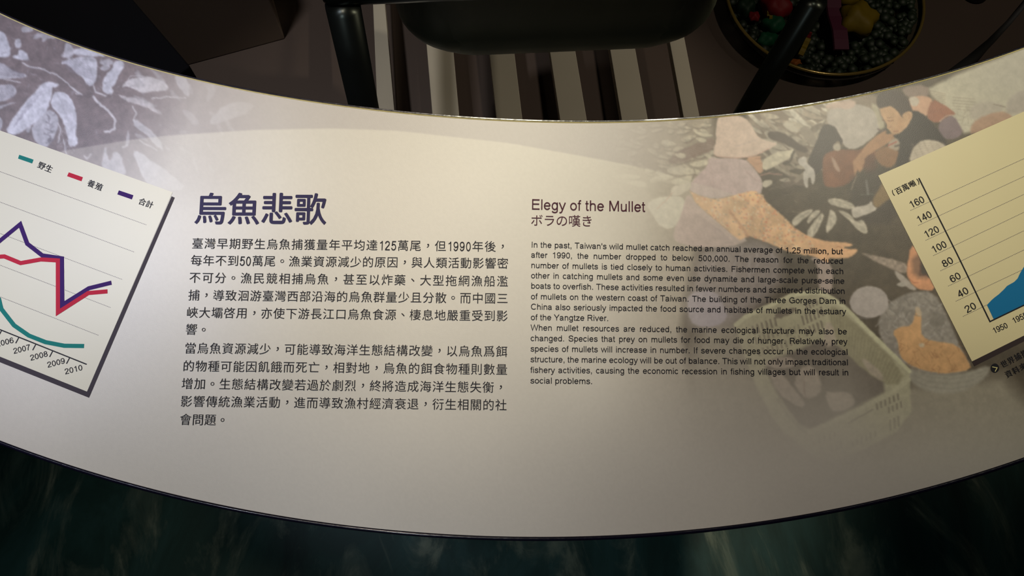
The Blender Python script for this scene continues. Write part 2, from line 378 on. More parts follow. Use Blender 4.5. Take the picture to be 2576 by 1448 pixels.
# man in the pale shirt
fill(RP, C([(555,835),(640,790),(760,785),(900,825),(930,900),(948,985),(905,1030),(835,1090),(760,1132),(690,1125),(650,1060),(620,990),(535,930)]), (192, 183, 176), 1, 2, 1, .08, N2)
fill(RP, C([(520,800),(640,765),(755,755),(765,800),(700,835),(640,815),(560,830)]), (210, 184, 172), .9, 3)
fill(RP, C([(870,780),(935,800),(945,880),(990,955),(940,992),(925,900)]), (190, 182, 160), .9, 3)
stroke(RP, C([(930,975),(955,998),(985,985)]), (110, 92, 92), 4, .8)
fill(RP, C([(508,945),(560,940),(612,970),(635,1020),(665,1060),(655,1110),(630,1060),(600,1090),(590,1150),(562,1165),(530,1200),(500,1300),(430,1340),(390,1230),(430,1150),(470,1060)]), (72, 62, 60), 1, 2)
fill(RP, C([(540,1155),(650,1128),(760,1140),(850,1120),(930,1150),(900,1240),(770,1290),(760,1345),(700,1400),(580,1427),(512,1405),(508,1200)]), (132, 86, 64), 1, 2.4, 1, .15, N2)
fill(RP, C([(568,1185),(600,1200),(645,1285),(638,1310),(605,1285)]), (178, 146, 130), 1, 2)
fill(RP, C([(820,1180),(900,1150),(930,1260),(900,1310),(820,1310)]), (96, 66, 56), .8, 5)
fill(RP, C([(325,1200),(385,1180),(392,1240),(445,1280),(457,1330),(450,1390),(428,1400),(420,1340),(400,1352),(402,1420),(385,1427),(363,1370),(363,1310),(383,1280),(322,1240)]), (200, 194, 188), 1, 1.6, 1, .12, N1)
fill(RP, C([(585,1100),(640,1085),(650,1140),(600,1145)]), (196, 186, 172), .9, 2)
# man in black
fill(RP, C([(910,1145),(1000,1100),(1095,1140),(1075,1230),(1015,1282),(940,1245),(905,1180)]), (146, 108, 80), 1, 2.4)
fill(RP, C([(990,1020),(1060,1010),(1075,1040),(1000,1092),(912,1142),(832,1192),(826,1240),(806,1300),(786,1311),(780,1272),(766,1311),(755,1340),(744,1262),(738,1222),(788,1170),(850,1088),(930,1018),(995,985)]), (180, 136, 104), 1, 2)
fill(RP, C([(1000,1105),(1040,1050),(1100,1045),(1110,1100),(1080,1145),(1030,1130)]), (172, 156, 140), 1, 2)
stroke(RP, C([(1010,1105),(1070,1075)]), (170, 60, 50), 3, .7); stroke(RP, C([(1060,1110),(1100,1100)]), (60, 54, 50), 4, .7)
fill(RP, C([(1190,838),(1260,850),(1330,920),(1400,1000),(1455,1080),(1440,1108),(1380,1085),(1290,1060),(1210,1100),(1175,1180),(1150,1262),(1058,1275),(1080,1180),(1102,1100),(1085,1055),(1040,1030),(1080,1020),(1120,990),(1170,930)]), (60, 53, 52), 1, 2)
fill(RP, C([(945,820),(1010,795),(1060,825),(1110,868),(1150,838),(1192,850),(1192,890),(1162,950),(1120,990),(1082,1022),(1040,1017),(1012,985),(998,968),(1000,945),(975,905),(950,862)]), (204, 164, 128), 1, 1.6, 1, .05, N2)
fill(RP, C([(1090,880),(1120,900),(1110,970),(1070,1010),(1050,1000),(1080,950)]), (176, 132, 100), .45, 6)
fill(RP, C([(918,770),(930,720),(980,690),(1060,686),(1120,708),(1160,750),(1182,800),(1192,848),(1152,838),(1112,872),(1125,900),(1090,860),(1070,828),(1035,795),(1002,808),(950,822),(928,812)]), (76, 63, 60), 1, 1.8)
stroke(RP, C([(1005,912),(1020,920),(1048,914)]), (110, 74, 60), 1.8, .8); stroke(RP, C([(965,908),(980,915)]), (110, 74, 60), 1.6, .8)
stroke(RP, C([(1000,893),(1045,893)]), (120, 84, 66), 1.4, .6); stroke(RP, C([(1008,962),(1022,967),(1034,958)]), (150, 104, 82), 1.4, .8)
stroke(RP, C([(1048,994),(1070,998),(1086,992)]), (150, 92, 76), 1.8, .8); stroke(RP, C([(1160,862),(1176,880),(1165,900)]), (160, 112, 86), 1.6, .8)
fill(RP, C([(1170,1190),(1200,1120),(1240,1078),(1300,1056),(1370,1065),(1445,1100),(1445,1130),(1180,1235)]), (204, 192, 176), 1, 2)
for k in range(6):
    stroke(RP, C([(1190 + 45 * k, 1085 - 2 * k), (1230 + 45 * k, 1200 - 18 * k)]), (160, 146, 132), 1.2, .6)
    stroke(RP, C([(1180, 1100 + 22 * k), (1300, 1085 + 18 * k), (1420, 1095 + 10 * k)]), (160, 146, 132), 1.2, .5)
fill(RP, C([(745,1310),(1100,1260),(1100,1700),(760,1700),(700,1400)]), (66, 58, 56), .55, 8)
stroke(RP, C([(768,1335),(745,1390),(728,1440)]), (176, 160, 140), 1.6, .9)
stroke(RP, B([(2185,660),(2195,720),(2200,765)]), (150, 150, 150), 6, .55)
stroke(RP, B([(2140,770),(2250,765)]), (120, 130, 118), 2.5, .5)
# fish and gloves on the wet floor
for p in [[(1578,1000),(1600,960),(1645,920),(1700,895),(1755,885),(1740,925),(1660,980),(1605,1032)], [(1700,980),(1760,900),(1812,895),(1806,925),(1760,965),(1715,1008)],
          [(1830,912),(1842,950),(1800,1050),(1742,1128),(1698,1100),(1720,1040),(1780,960)], [(1892,878),(1940,925),(1950,990),(1900,1050),(1862,1088),(1858,1030),(1880,950)],
          [(1872,800),(1960,800),(2060,830),(2102,870),(2060,892),(1940,865),(1880,840)], [(1948,898),(2010,900),(2070,945),(2100,990),(2160,968),(2192,1030),(2200,1085),(2150,1082),(2090,1030),(2040,970)]]:
    fill(RP, B(p), (198, 190, 174), 1, 1.8, 1, .25, N1)
    q = B(p); stroke(RP, [q[0], q[len(q) // 2]], (130, 118, 108), 2, .35)
fill(RP, B([(2230,830),(2260,770),(2330,640),(2400,560),(2560,560),(2500,700),(2300,860),(2262,880)]), (140, 116, 82), 1, 3)
fill(RP, B([(2068,880),(2130,862),(2200,850),(2228,818),(2242,858),(2278,885),(2200,930),(2130,950),(2082,962),(2062,912)]), (204, 196, 186), 1, 1.8, 1, .12, N1)
fill(RP, Ez([(40,40),(200,78),(330,105),(405,140),(395,205),(330,192),(240,152),(110,88)]), (164, 148, 136), 1, 2.4, 1, .3, N1)
fill(RP, Ez([(300,175),(360,210),(430,280),(478,325),(436,335),(372,290),(310,220)]), (182, 172, 164), 1, 2)
fill(RP, Ez([(312,285),(360,262),(405,275),(400,300),(340,306)]), (184, 176, 168), 1, 2)
fill(RP, Ez([(430,-20),(470,20),(503,110),(500,215),(560,215),(620,335),(490,328),(438,285),(398,230),(394,170)]), (228, 162, 120), 1, 2.2, 1, .12, N2)
stroke(RP, Ez([(500,130),(497,215),(540,212)]), (120, 76, 60), 5, .7); stroke(RP, Ez([(415,245),(450,275),(480,270)]), (170, 96, 66), 2, .7)
fill(RP, [(2290,640),(2350,640),(2340,700),(2300,700)], (70, 62, 58), .5, 6)
# woman in the sun hat
fill(RP, B([(900,1190),(1220,1120),(1440,1170),(1510,1300),(1500,1520),(1000,1900),(700,1800),(820,1250)]), (160, 150, 152), .8, 18, 1, .08, N3)
fill(RP, [(1728,735),(1800,728),(1822,770),(1832,800),(1800,822),(1745,820),(1730,790)], (184, 176, 192), .9, 3)
for s in [[(1190,1230),(1120,1330),(1110,1448)], [(1300,1250),(1310,1330),(1270,1400)], [(1240,1270),(1240,1448)], [(1420,1250),(1470,1330)], [(1000,1240),(900,1400)]]:
    stroke(RP, B(s), (190, 182, 196), 4, .4, 3)
fill(RP, B([(1720,1270),(1850,1290),(1900,1330),(1920,1448),(1900,1560),(1820,1600),(1790,1448),(1790,1340)]), (190, 172, 166), .9, 3)
fill(RP, B([(745,755),(800,830),(900,920),(1000,1000),(1100,1090),(1235,1128),(1150,1178),(1000,1195),(800,1195),(640,1155),(622,1100),(650,980),(700,850)]), (206, 186, 180), 1, 2.4)
for k in range(20):
    stroke(RP, B([(690 - 2 * k, 850 + 17 * k), (860 + 4 * k, 960 + 12 * k), (1010 + 8 * k, 1060 + 8 * k)]), (180, 160, 162), 1.5, .45)
SL = [(758,740),(850,780),(960,805),(1090,780),(1200,735),(1280,730),(1340,770),(1380,830),(1460,900),(1540,970),(1610,1045),(1720,1130),(1765,1180),(1700,1262),(1560,1235),(1450,1185),(1350,1145),(1240,1105),(1160,1140),(1090,1085),(900,920),(800,830)]
fill(RP, B([(1590,1030),(1720,1110),(1850,1145),(1950,1150),(2062,1163),(2074,1185),(1990,1197),(2060,1215),(2108,1203),(2118,1225),(2060,1277),(1960,1292),(1880,1277),(1885,1330),(1800,1285),(1700,1255),(1640,1200)]), (244, 192, 146), 1, 2, 1, .06, N2)
stroke(RP, B([(1990,1197),(1960,1190),(1940,1196)]), (190, 120, 84), 1.6, .8); stroke(RP, B([(2062,1215),(2000,1232)]), (196, 124, 86), 1.4, .6)
fill(RP, B(SL), (240, 196, 152), 1, 2.4, 0, .22, N2)
Pm = np.array(SL); k = 0
while k < 330:
    x, y = rd.uniform(760, 1760), rd.uniform(735, 1260); ins = False
    for i in range(len(SL)):
        (ax, ay), (bx, by) = SL[i], SL[(i + 1) % len(SL)]
        if (ay > y) != (by > y) and x < (bx - ax) * (y - ay) / (by - ay) + ax: ins = not ins
    if not ins: continue
    k += 1; fill(RP, B([(x - 7, y - 6), (x + 7, y - 7), (x + 8, y + 6), (x - 6, y + 7)]), rd.choice([(244,224,196),(204,164,134),(246,204,176),(190,168,146),(222,146,112)]), .75, 1.2, 0)
stroke(RP, B([(1080,900),(1130,970),(1200,1060),(1230,1110)]), (184, 122, 92), 6, .5, 3)
stroke(RP, B([(1330,790),(1300,860),(1340,940)]), (196, 130, 98), 5, .35, 3)
fill(RP, B([(1195,470),(1335,450),(1330,485),(1346,515),(1345,550),(1352,585),(1320,605),(1270,550)]), (206, 164, 136), 1, 2)
stroke(RP, B([(1295,478),(1330,482)]), (140, 96, 80), 1.8, .7); stroke(RP, B([(1310,520),(1345,518)]), (160, 110, 92), 1.5, .6)
fill(RP, B([(910,465),(1000,475),(1200,478),(1262,540),(1335,630),(1348,700),(1332,772),(1285,735),(1170,760),(1090,780),(960,806),(850,780),(757,740),(760,690),(820,610),(900,540)]), (208, 189, 188), 1, 2, 1, .05, N2)
stroke(RP, B([(1210,580),(1290,650),(1340,660)]), (176, 150, 150), 2.5, .6, 2); stroke(RP, B([(910,500),(940,620),(960,790)]), (190, 168, 168), 3, .4, 3)
fill(RP, B([(990,120),(1100,120),(1210,150),(1250,200),(1290,270),(1320,310),(1400,340),(1478,356),(1400,402),(1300,452),(1200,476),(1080,477),(950,460),(950,400),(970,340),(965,250)]), (226, 204, 190), 1, 2, 1, .04, N2)
stroke(RP, B([(955,455),(1080,472),(1200,472),(1300,448),(1400,398)]), (196, 150, 138), 2, .7)
stroke(RP, B([(1130,378),(1230,350),(1320,312)]), (196, 178, 174), 2, .5, 2)
fill(RP, B([(400,850),(470,800),(600,780),(700,788),(717,830),(680,950),(640,1032),(560,1047),(500,1010),(455,930)]), (222, 218, 202), 1, 1.8)
fill(RP, B([(610,700),(700,690),(765,660),(770,720),(660,783),(600,775)]), (214, 206, 190), 1, 2)
stroke(RP, B([(615,755),(560,820),(490,885)]), (210, 160, 140), 1.4, .8); stroke(RP, B([(790,560),(800,600),(770,660)]), (130, 118, 104), 3, .6)
# bag of roe in a tub
fill(RP, Ez([(180,520),(260,430),(330,385),(420,345),(600,330),(720,560),(800,760),(900,930),(700,985),(520,960),(400,900),(300,840),(190,700)]), (150, 143, 136), 1, 3, 1, .2, N1)
fill(RP, Ez([(285,650),(340,608),(430,602),(455,530),(470,465),(500,470),(506,560),(500,650),(540,705),(640,722),(780,742),(860,860),(890,935),(700,965),(540,945),(420,900),(340,830),(330,720)]), (214, 166, 116), 1, 2.2, 1, .12, N2)
for k in range(36):
    x, y = rd.uniform(340, 840), rd.uniform(700, 930)
    stroke(RP, Ez([(x, y), (x + rd.uniform(-30, 30), y + rd.uniform(10, 40)), (x + rd.uniform(-45, 45), y + rd.uniform(30, 60))]), (160, 112, 76), 1.6, .5)
for k in range(70):
    x, y = rd.uniform(200, 700), rd.uniform(360, 680)
    if 290 < x < 520 and y > 600 - (x > 450) * 120: continue
    stroke(RP, Ez([(x, y), (x + rd.uniform(-50, 50), y + rd.uniform(10, 60))]), rd.choice([(190, 186, 182), (118, 112, 108), (176, 170, 168)]), rd.uniform(1.5, 3.5), .5)
fill(RP, Ez([(455,460),(495,455),(514,520),(480,532)]), (206, 186, 160), .9, 2); fill(RP, Ez([(485,735),(530,730),(525,765),(492,762)]), (206, 194, 172), .8, 2)
fill(RP, Ez([(560,490),(640,500),(700,580),(620,620),(560,570)]), (122, 116, 108), .6, 5)
fill(RP, Ez([(400,905),(540,960),(700,975),(870,950),(1030,890),(1010,985),(860,1090),(700,1120),(520,1090),(410,1010)]), (176, 172, 160), .85, 4)
for yy_ in (0, 38, 76): stroke(RP, Ez([(400, 920 + yy_), (560, 985 + yy_), (720, 1005 + yy_), (880, 980 + yy_), (1020, 930 + yy_ * .6)]), (148, 142, 132), 3, .5, 2)
dish = [(110 + 152 * math.cos(t * .524), 420 + 124 * math.sin(t * .524)) for t in range(12)]
stroke(RP, Ez([(20,535),(90,548),(165,520),(200,470)]), (120, 112, 108), 4, .7)
fill(RP, Ez(dish), (186, 177, 174), 1, 2)
# crate
fill(RP, Dz([(130,425),(200,380),(500,240),(680,205),(790,262),(870,325),(1290,735),(1285,800),(1300,1090),(900,1310),(700,1350),(560,1230),(420,1130),(250,820),(150,520)]), (188, 184, 156), .95, 3)
fill(RP, Dz([(320,690),(560,600),(730,520),(900,640),(1185,850),(930,985),(760,1070),(590,1150),(430,930),(360,800)]), (116, 107, 98), 1, 5)
fill(RP, Dz([(740,300),(860,360),(1262,750),(1190,858),(1000,760),(780,540)]), (154, 148, 122), 1, 3)
for k in range(24):
    t = k / 23; stroke(RP, Dz([(752 + 480 * t, 330 + 410 * t), (770 + 400 * t, 500 + 350 * t)]), (178, 172, 142), 1.5, .7)
stroke(RP, Dz([(680,215),(800,280),(870,335),(1080,545),(1285,745)]), (206, 204, 172), 10, 1, 1.6)
stroke(RP, Dz([(135,440),(200,385),(500,245),(680,215)]), (208, 206, 174), 11, 1, 1.6)
fill(RP, Dz([(390,360),(520,318),(540,350),(400,410)]), (118, 108, 96), .9, 2)
def slots(x0, y0, dx, dy, n, L, sl, col=(112, 102, 92), a=.8):
    for i in range(n):
        x, y = x0 + dx * i, y0 + dy * i
        fill(RP, Dz([(x, y), (x + 12, y - 3), (x + 12 + sl, y + L - 3), (x + sl, y + L)]), col, a, 1, 0)
slots(240, 445, 29, -11, 6, 60, 14); slots(565, 380, 25, -12, 6, 62, 16); slots(590, 300, 22, -10, 4, 40, 10)
slots(590, 460, 25, -12, 5, 55, 14); slots(255, 520, 28, -11, 7, 50, 12, a=.55); slots(275, 600, 30, -10, 10, 48, 12, a=.5); slots(460, 470, 27, -11, 4, 50, 12, a=.4)
slots(1060, 960, 28, -13, 6, 42, 6, a=.7); slots(1140, 985, 27, -13, 4, 42, 4, a=.6); slots(1150, 1070, 27, -13, 3, 70, 4, a=.5)
slots(680, 1190, 34, -14, 4, 34, 4, a=.4); slots(900, 1210, 30, -14, 6, 40, 4, a=.35); slots(760, 1240, 34, -12, 3, 40, 2, a=.3)
stroke(RP, Dz([(590,1160),(760,1090),(930,1010),(1190,872),(1280,800)]), (198, 194, 166), 11, .9, 2)
stroke(RP, Dz([(880,1090),(1040,1000)]), (130, 122, 110), 4, .7)
stroke(RP, Dz([(415,935),(470,1030),(590,1150)]), (150, 144, 128), 8, .6, 3)
for p in [[(518,820),(560,725),(640,700),(705,820),(692,900),(600,935),(545,865)], [(350,730),(430,750),(510,850),(600,960),(565,995),(400,885)], [(780,885),(890,880),(935,960),(850,1012),(760,1010),(720,880)],
          [(960,655),(1030,690),(1105,760),(1112,822),(1010,750)], [(300,690),(480,640),(560,700),(430,740)], [(720,420),(780,430),(800,560),(720,600)]]:
    fill(RP, Dz(p), (192, 177, 164), .75, 3, 1, .12, N1)
stroke(RP, Dz([(590,810),(585,870),(598,915)]), (130, 104, 96), 2.5, .7)

# small wobble so that the outlines are not drawn with a ruler
def warp(img, amp, sc, sd):
    dx = (vnoise(sc, sd) - .5) * 2 * amp / STEP + (vnoise(sc * .45, sd + 1) - .5) * amp / STEP; dy = (vnoise(sc, sd + 2) - .5) * 2 * amp / STEP + (vnoise(sc * .45, sd + 3) - .5) * amp / STEP
    gy, gx_ = np.indices((H_, W_), dtype=np.float32); yy = np.clip(gy + dy, 0, H_ - 2); xx = np.clip(gx_ + dx, 0, W_ - 2)
    y0 = yy.astype(int); x0 = xx.astype(int); fy = (yy - y0)[..., None]; fx = (xx - x0)[..., None]
    return (img[y0, x0] * (1 - fx) + img[y0, x0 + 1] * fx) * (1 - fy) + (img[y0 + 1, x0] * (1 - fx) + img[y0 + 1, x0 + 1] * fx) * fy
LP = warp(LP, 1.7, 14, 31); LP = LP * (1 + .10 * (vnoise(4, 41) - .5) + .16 * (vnoise(13, 42) - .5))[..., None]
RP = warp(RP, .8, 9, 51); RP = RP * (1 + .06 * (vnoise(4, 43) - .5) + .08 * (vnoise(11, 44) - .5))[..., None]

# --- compose the sheet
IMG = np.empty((H_, W_, 3), np.float32); IMG[:] = paper
bx = np.array([-250,0,175.7,331,431,640,833,999,1280,1495,1593,1674,1736,1798,1845,1950,2100,2900], float)
by = np.array([500,412,376,351,340,326.5,322.7,328.7,359.6,398,417,436.5,457,472,488,525,590,900], float)
cb = np.interp(GX, bx, by); kk = np.ones(21) / 21
cb = np.convolve(np.pad(cb, 10, mode='edge'), kk, 'valid')[:len(GX)]
above = np.clip((cb[None, :] - YY) / 3 + .5, 0, 1)
upper = np.array([198, 193, 188], np.float32)
fade_band = 1 - sst(1500, 1950, XX) * 1.0
IMG = IMG * (1 - above[..., None]) + upper * above[..., None]
aL = (1 - sst(250, 600, XX + (YY - 250) * .35)) * 1.0
aL = np.maximum(aL, .20 * (1 - sst(520, 720, XX)))
aL *= np.where(above > .5, 1.0, 0.72) * .35 + .65 * (above + (1 - above) * .55)
aL *= 1 - sst(430, 560, YY) * .9
IMG = IMG * (1 - aL[..., None]) + LP * aL[..., None]
# right picture mask
aR = sst(1470, 1860, XX + (YY - 500) * .12) * (1 - sst(900, 1235, YY - (XX - 2000) * .04))
aR = np.maximum(aR, .95 * sst(1640, 1760, XX) * (1 - sst(620, 800, YY)) * (YY > 0))
core = (1 - sst(.0, 1., np.hypot((XX - 1760) / 230, (YY - 560) / 330)))
aR = np.clip(np.maximum(aR, core * 1.1), 0, 1) * sst(1440, 1560, XX)
aR *= 1 - .46 * sst(800, 1040, YY) * (1 - sst(2100, 2250, XX + 0 * YY))
aR *= .93
aR *= 1 - .25 * (1 - above) * (1 - sst(1800, 1990, XX))
top_fade = sst(2330, 2576, XX) * (1 - sst(180, 330, YY)) * .5
aR *= 1 - top_fade
IMG = IMG * (1 - aR[..., None]) + RP * aR[..., None]
IMG *= (1 + .018 * (vnoise(5, 5) - .5) + .03 * (vnoise(160, 8) - .5))[..., None]

# ---------------------------------------------------------------- materials
m_ink_navy = mat('navy_ink', (40, 34, 80), .5, spec=.2); m_ink = mat('black_ink', (26, 26, 36), .5, spec=.2)
m_ink_maroon = mat('maroon_ink', (76, 22, 46), .5, spec=.2); m_card = mat('card_print', (226, 222, 200), PANELR, spec=.5, noise=(40, .015))
m_card2 = mat('card_print_cream', (226, 214, 172), PANELR, noise=(40, .015))
m_bar = mat('shadow_bar_ink', (70, 64, 72), .55, spec=.12); m_bar2 = mat('shadow_bar_ink_dark', (60, 50, 52), .55, spec=.12)
m_teal = mat('teal_ink', (24, 128, 122), .55, spec=.12); m_red = mat('red_ink', (196, 38, 66), .55, spec=.12); m_purple = mat('purple_ink', (60, 26, 104), .55, spec=.12)
m_blue = mat('blue_ink', (24, 116, 170), .55, spec=.12); m_dash = mat('grey_dash_ink', (120, 112, 110), .4)
m_cream = mat('cream_ink', (225, 215, 150), .4)
m_edge = mat('edge_laminate', (20, 18, 36), .22, bump=(160, .2), coat=.3)
m_lip = mat('sheet_edge', (235, 222, 160), .35, noise=(300, .2))
m_sheet = mat('printed_sheet', (220, 214, 205), PANELR, bump=(1500, .05))
nt = m_sheet.node_tree; va = nt.nodes.new('ShaderNodeVertexColor'); va.layer_name = 'print'
nt.links.new(va.outputs['Color'], nt.nodes['Principled BSDF'].inputs['Base Color'])
nt.nodes['Principled BSDF'].inputs['Specular IOR Level'].default_value = PSPEC

# ---------------------------------------------------------------- info panel
panel = empty('information_panel'); panel.matrix_world = PM
tag(panel, 'curved information panel with bilingual text about mullet fishing, between two printed charts', 'information panel')
xs = np.concatenate([np.arange(X0, 640, 2.6), np.arange(640, 1440, 5.0), np.arange(1440, X1 + 1, 2.4)])
NR = 420
ts = np.linspace(0, 1, NR)
PX = np.repeat(xs[:, None], NR, 1); PY = ytop(xs)[:, None] * (1 - ts) + ybot(xs)[:, None] * ts
gx = (PX - GX[0]) / STEP; gy = (PY - GY[0]) / STEP
ix = np.clip(gx.astype(int), 0, W_ - 2); iy = np.clip(gy.astype(int), 0, H_ - 2); fx = (gx - ix)[..., None]; fy = (gy - iy)[..., None]
COL = (IMG[iy, ix] * (1 - fx) + IMG[iy, ix + 1] * fx) * (1 - fy) + (IMG[iy + 1, ix] * (1 - fx) + IMG[iy + 1, ix + 1] * fx) * fy
LX, LY = loc(PX, PY)
nx = len(xs); co = np.zeros((nx * NR, 3), np.float32); co[:, 0] = LX.ravel(); co[:, 1] = LY.ravel()
ii, jj = np.meshgrid(np.arange(nx - 1), np.arange(NR - 1), indexing='ij'); a = (ii * NR + jj).ravel()
fc = np.stack([a, a + 1, a + NR + 1, a + NR], 1).astype(np.int32)
me = bpy.data.meshes.new('printed_sheet'); me.vertices.add(len(co)); me.vertices.foreach_set('co', co.ravel())
me.loops.add(fc.size); me.loops.foreach_set('vertex_index', fc.ravel()); me.polygons.add(len(fc))
me.polygons.foreach_set('loop_start', np.arange(len(fc), dtype=np.int32) * 4)
me.update(calc_edges=True)
ca = me.color_attributes.new('print', 'FLOAT_COLOR', 'POINT')
cc = np.ones((len(co), 4), np.float32); cc[:, :3] = lin(np.clip(COL.reshape(-1, 3), 0, 255)); ca.data.foreach_set('color', cc.ravel())
me.materials.append(m_sheet)
sheet = bpy.data.objects.new('printed_sheet', me); scene.collection.objects.link(sheet); sheet.parent = panel
# board under the sheet, dark laminate edges, pale lip along the far edge
xb = np.arange(X0, X1 + 1, 12.0)
def offs(xa, ya, o):                                    # outline shifted outward by o metres, in panel coordinates
    x, y = loc(xa, ya); dx = np.gradient(x); dy = np.gradient(y); L = np.hypot(dx, dy)
    return x - dy / L * o, y + dx / L * o
tx, ty = loc(xb, ytop(xb)); bx_, by_ = loc(xb, ybot(xb)); n = len(xb); TH = .018
v = [(tx[i], ty[i], -.0004) for i in range(n)] + [(bx_[i], by_[i], -.0004) for i in range(n)] + [(tx[i], ty[i], -TH) for i in range(n)] + [(bx_[i], by_[i], -TH) for i in range(n)]
f = []
for i in range(n - 1):
    f += [(i, i + 1, n + i + 1, n + i), (2 * n + i, 3 * n + i, 3 * n + i + 1, 2 * n + i + 1), (i, 2 * n + i, 2 * n + i + 1, i + 1), (n + i, n + i + 1, 3 * n + i + 1, 3 * n + i)]
f += [(0, n, 3 * n, 2 * n), (n - 1, 3 * n - 1, 4 * n - 1, 2 * n - 1)]
fix_normals(mesh_obj('board', v, f, m_edge, panel))
def band(name, ya, sgn, prof, m):                       # sweep a profile (outward, height) along an edge
    k = len(prof); v = []; f = []
    cols = [offs(xb, ya, sgn * p[0]) for p in prof]
    for i in range(n):
        for j, p in enumerate(prof): v.append((cols[j][0][i], cols[j][1][i], p[1]))
    for i in range(n - 1):
        for j in range(k): f.append((i * k + j, i * k + (j + 1) % k, (i + 1) * k + (j + 1) % k, (i + 1) * k + j))
    f += [list(range(k)), [(n - 1) * k + j for j in range(k)]]
    return fix_normals(mesh_obj(name, v, f, m, panel, smooth=False))
es = band('edge_strip', ybot(xb), -1, [(0, .0002), (.0004, .0007), (.0010, .0010), (.0017, .0009), (.0024, .0005), (.0029, -.0002), (.0032, -.0012), (.0033, -.004), (.0033, -TH), (0, -TH)], m_edge)
es.data.polygons.foreach_set('use_smooth', [True] * len(es.data.polygons)); es['label'] = 'glossy dark near edge strip'
band('edge_strip', ytop(xb), 1, [(.0006, -.0002), (.0010, .0006), (.0018, .0006), (.0023, -.0004), (.0023, -TH), (.0006, -TH)], m_edge)
band('sheet_lip', ytop(xb), 1, [(-.0001, .0002), (.0003, .0006), (.0007, .0002), (.0007, -.001), (-.0001, -.001)], m_lip)['label'] = 'pale bright edge of the printed sheet'
# pedestal wall that carries the panel, set back under it
wx = np.linspace(150, 2426, 30); pts = []
for xx in wx: pts.append(pw(xx, float(ytop(xx)) * .55 + float(ybot(xx)) * .45))
v = []; f = []
for p in pts:
    for dy_, z in ((-.05, 0), (-.05, p.z - .025 - .012), (.05, p.z - .025 + .004), (.05, 0)): v.append((p.x, p.y + dy_, z))
for i in range(len(pts) - 1):
    for j in range(4): f.append((i * 4 + j, i * 4 + (j + 1) % 4, i * 4 + 4 + (j + 1) % 4, i * 4 + 4 + j))
f += [(0, 1, 2, 3), tuple(len(v) - 4 + j for j in range(4))]
ped = fix_normals(mesh_obj('support_wall', v, f, mat('support_paint', (30, 32, 34), .6, noise=(5, .1)), None))
ped.parent = panel; ped.matrix_parent_inverse = PM.inverted()

# ---------------------------------------------------------------- lettering
GL = {}
AFM = dict(zip(" '(),-.0123456789CDEFGIMRSTWYabcdefghilmnoprstuvwyz", [278,191,333,333,278,333,278]+[556]*10+[722,722,667,611,778,278,833,722,667,611,944,667,556,556,500,556,556,278,556,556,222,222,833,556,556,556,333,500,278,556,500,722,500,500]))
_tc = bpy.data.curves.new('tmp', 'FONT'); _tc.resolution_u = 4; _to = bpy.data.objects.new('tmp', _tc); scene.collection.objects.link(_to)
CJ = {}
def cjk(ch):
    if ch not in CJ:
        _tc.body = ch; bpy.context.view_layer.update()
        m2 = bpy.data.meshes.new_from_object(_to.evaluated_get(bpy.context.evaluated_depsgraph_get())); m2.calc_loop_triangles()
        V = np.array([v.co[:2] for v in m2.vertices]).reshape(-1, 2); T = np.array([tuple(t.vertices) for t in m2.loop_triangles]).reshape(-1, 3)
        bpy.data.meshes.remove(m2)
        CJ[ch] = (V, T, 1.0)
    return CJ[ch]
